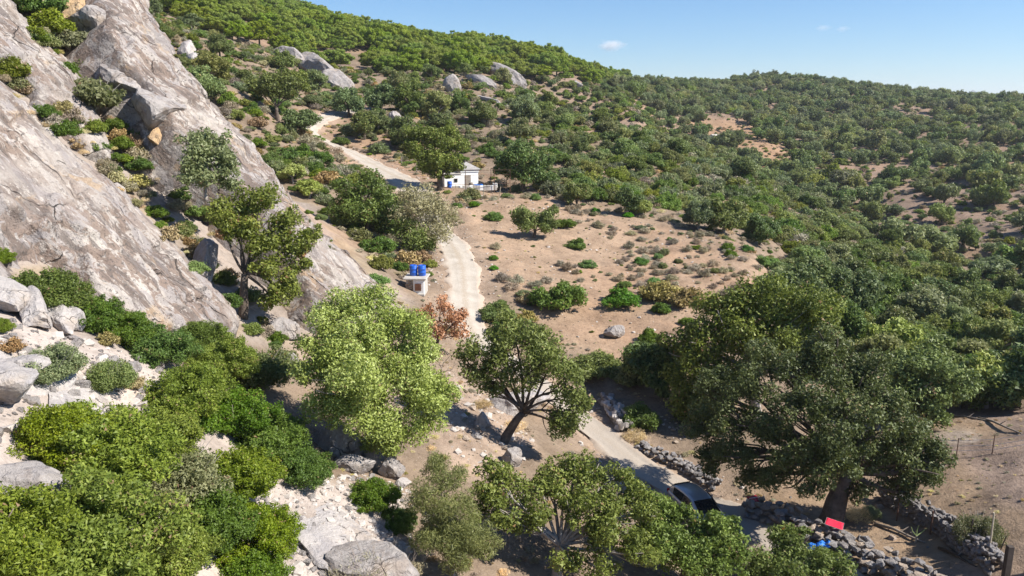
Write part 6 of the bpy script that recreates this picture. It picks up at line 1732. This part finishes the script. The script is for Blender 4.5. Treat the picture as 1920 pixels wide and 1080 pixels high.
# ---- far white farmhouse
p = g(1340, 266, rmin=250); fh = empty('farmhouse', p, 0.5); tag(fh, 'tiny white farmhouse at the left end of the bare patch on the far hillside', 'house', None, 'thing'); fh.location.z = ground(p[0], p[1]) + 0.3; fh.scale = (0.7, 0.7, 0.7)
q = MB(); q.box((0, 0, 1.2), (5.0, 3.5, 3.0)); q.build('wall', 'whitewash', fh)
q = MB(); q.poly([(-2.8, -2.0, 2.7), (2.8, -2.0, 2.7), (2.8, 2.0, 2.7), (-2.8, 2.0, 2.7), (-2.8, 0, 3.6), (2.8, 0, 3.6)], [(3, 2, 1, 0), (0, 1, 5, 4), (2, 3, 4, 5), (0, 4, 3), (1, 2, 5)]); q.build('roof', 'concrete', fh)
q = MB(); q.box((-6.5, 0.5, 0.8), (3.0, 3.0, 2.4)); q.build('outhouse', 'whitewash', fh)
q = MB(); q.box((0.5, -1.77, 0.9), (0.9, 0.06, 1.9)); q.build('door', 'wood_brown', fh)
q = MB(); q.box((-1.4, -1.77, 1.4), (0.8, 0.06, 0.8)); q.build('window', 'car_glass', fh)

# ------------------------------------------------------------------ distant mountain and clouds
mv = []; n = 60
for k in range(n + 1):
    t = k / n; c = P(1760 + 130 * t, 196, 7000)
    hh = 95 * math.exp(-((t - 0.46) / 0.20) ** 2) + 30 * math.exp(-((t - 0.75) / 0.15) ** 2)
    hh *= 1 + 0.15 * math.sin(k * 1.3) * math.sin(k * 0.37)
    for j in range(5):
        s = j / 4.0
        mv.append((c[0] + (s - 0.5) * 400, c[1] + (s - 0.5) * 1800, c[2] - 60 + (hh + 60) * (1 - abs(s - 0.5) * 2)))
mi = np.arange((n + 1) * 5).reshape(-1, 5)
mp('mountain', (0.16, 0.17, 0.15), 0.95, 0.2, 0.002)
tag(obj('distant_mountain', mesh_np('distant_mountain', np.array(mv), np.c_[mi[:-1, :-1].ravel(), mi[1:, :-1].ravel(), mi[1:, 1:].ravel(), mi[:-1, 1:].ravel()], 'mountain', smooth=True)), kind='structure')
def cloud(label, px, py, wpx, hpx, dens, seed):
    n = NT('cloud_%d' % seed); v = n.objvec()
    ln = n.n('ShaderNodeVectorMath', operation='LENGTH'); n.l(v, ln.inputs[0])
    ns = n.noise(v, 2.1 + 0.1 * seed, 5, 0.6)
    f = n.math('SUBTRACT', n.math('ADD', n.math('MULTIPLY', ns, 1.3), -0.02), ln.outputs['Value'])
    f = n.math('MULTIPLY', n.math('MAXIMUM', f, 0.0), dens)
    pv = n.n('ShaderNodeVolumePrincipled'); pv.inputs['Color'].default_value = (1, 1, 1, 1); pv.inputs['Anisotropy'].default_value = 0.2
    n.l(f, pv.inputs['Density']); n.l(pv.outputs[0], n.out.inputs['Volume'])
    D = 6000.0; p = P(px, py, D); sc_ = D / F
    vv_, ff_ = ICO3
    o = obj('cloud', mesh_np('cloud', vv_, ff_, n.m, smooth=True), loc=p)
    o.scale = (wpx * sc_ * 0.62, wpx * sc_ * 0.4, hpx * sc_ * 0.75); tag(o, label, 'cloud', 'small clouds', 'thing')
cloud('small white cloud alone above the saddle between the hills', 1146, 85, 62, 22, 0.035, 1)
cloud('faint little cloud, left of the pair high on the right', 1543, 52, 34, 12, 0.014, 2)
cloud('faint little cloud, right of the pair high on the right', 1580, 54, 30, 12, 0.014, 3)

# ------------------------------------------------------------------ the air between
hz_ = NT('air'); pv = hz_.n('ShaderNodeVolumePrincipled')
pv.inputs['Color'].default_value = (0.86, 0.92, 1.0, 1); pv.inputs['Density'].default_value = 0.00013; pv.inputs['Anisotropy'].default_value = 0.3
hz_.l(pv.outputs[0], hz_.out.inputs['Volume'])
q = MB(); q.box((0, 4400, -5), (5800, 9000, 270)); tag(q.build('haze', hz_.m), kind='stuff')
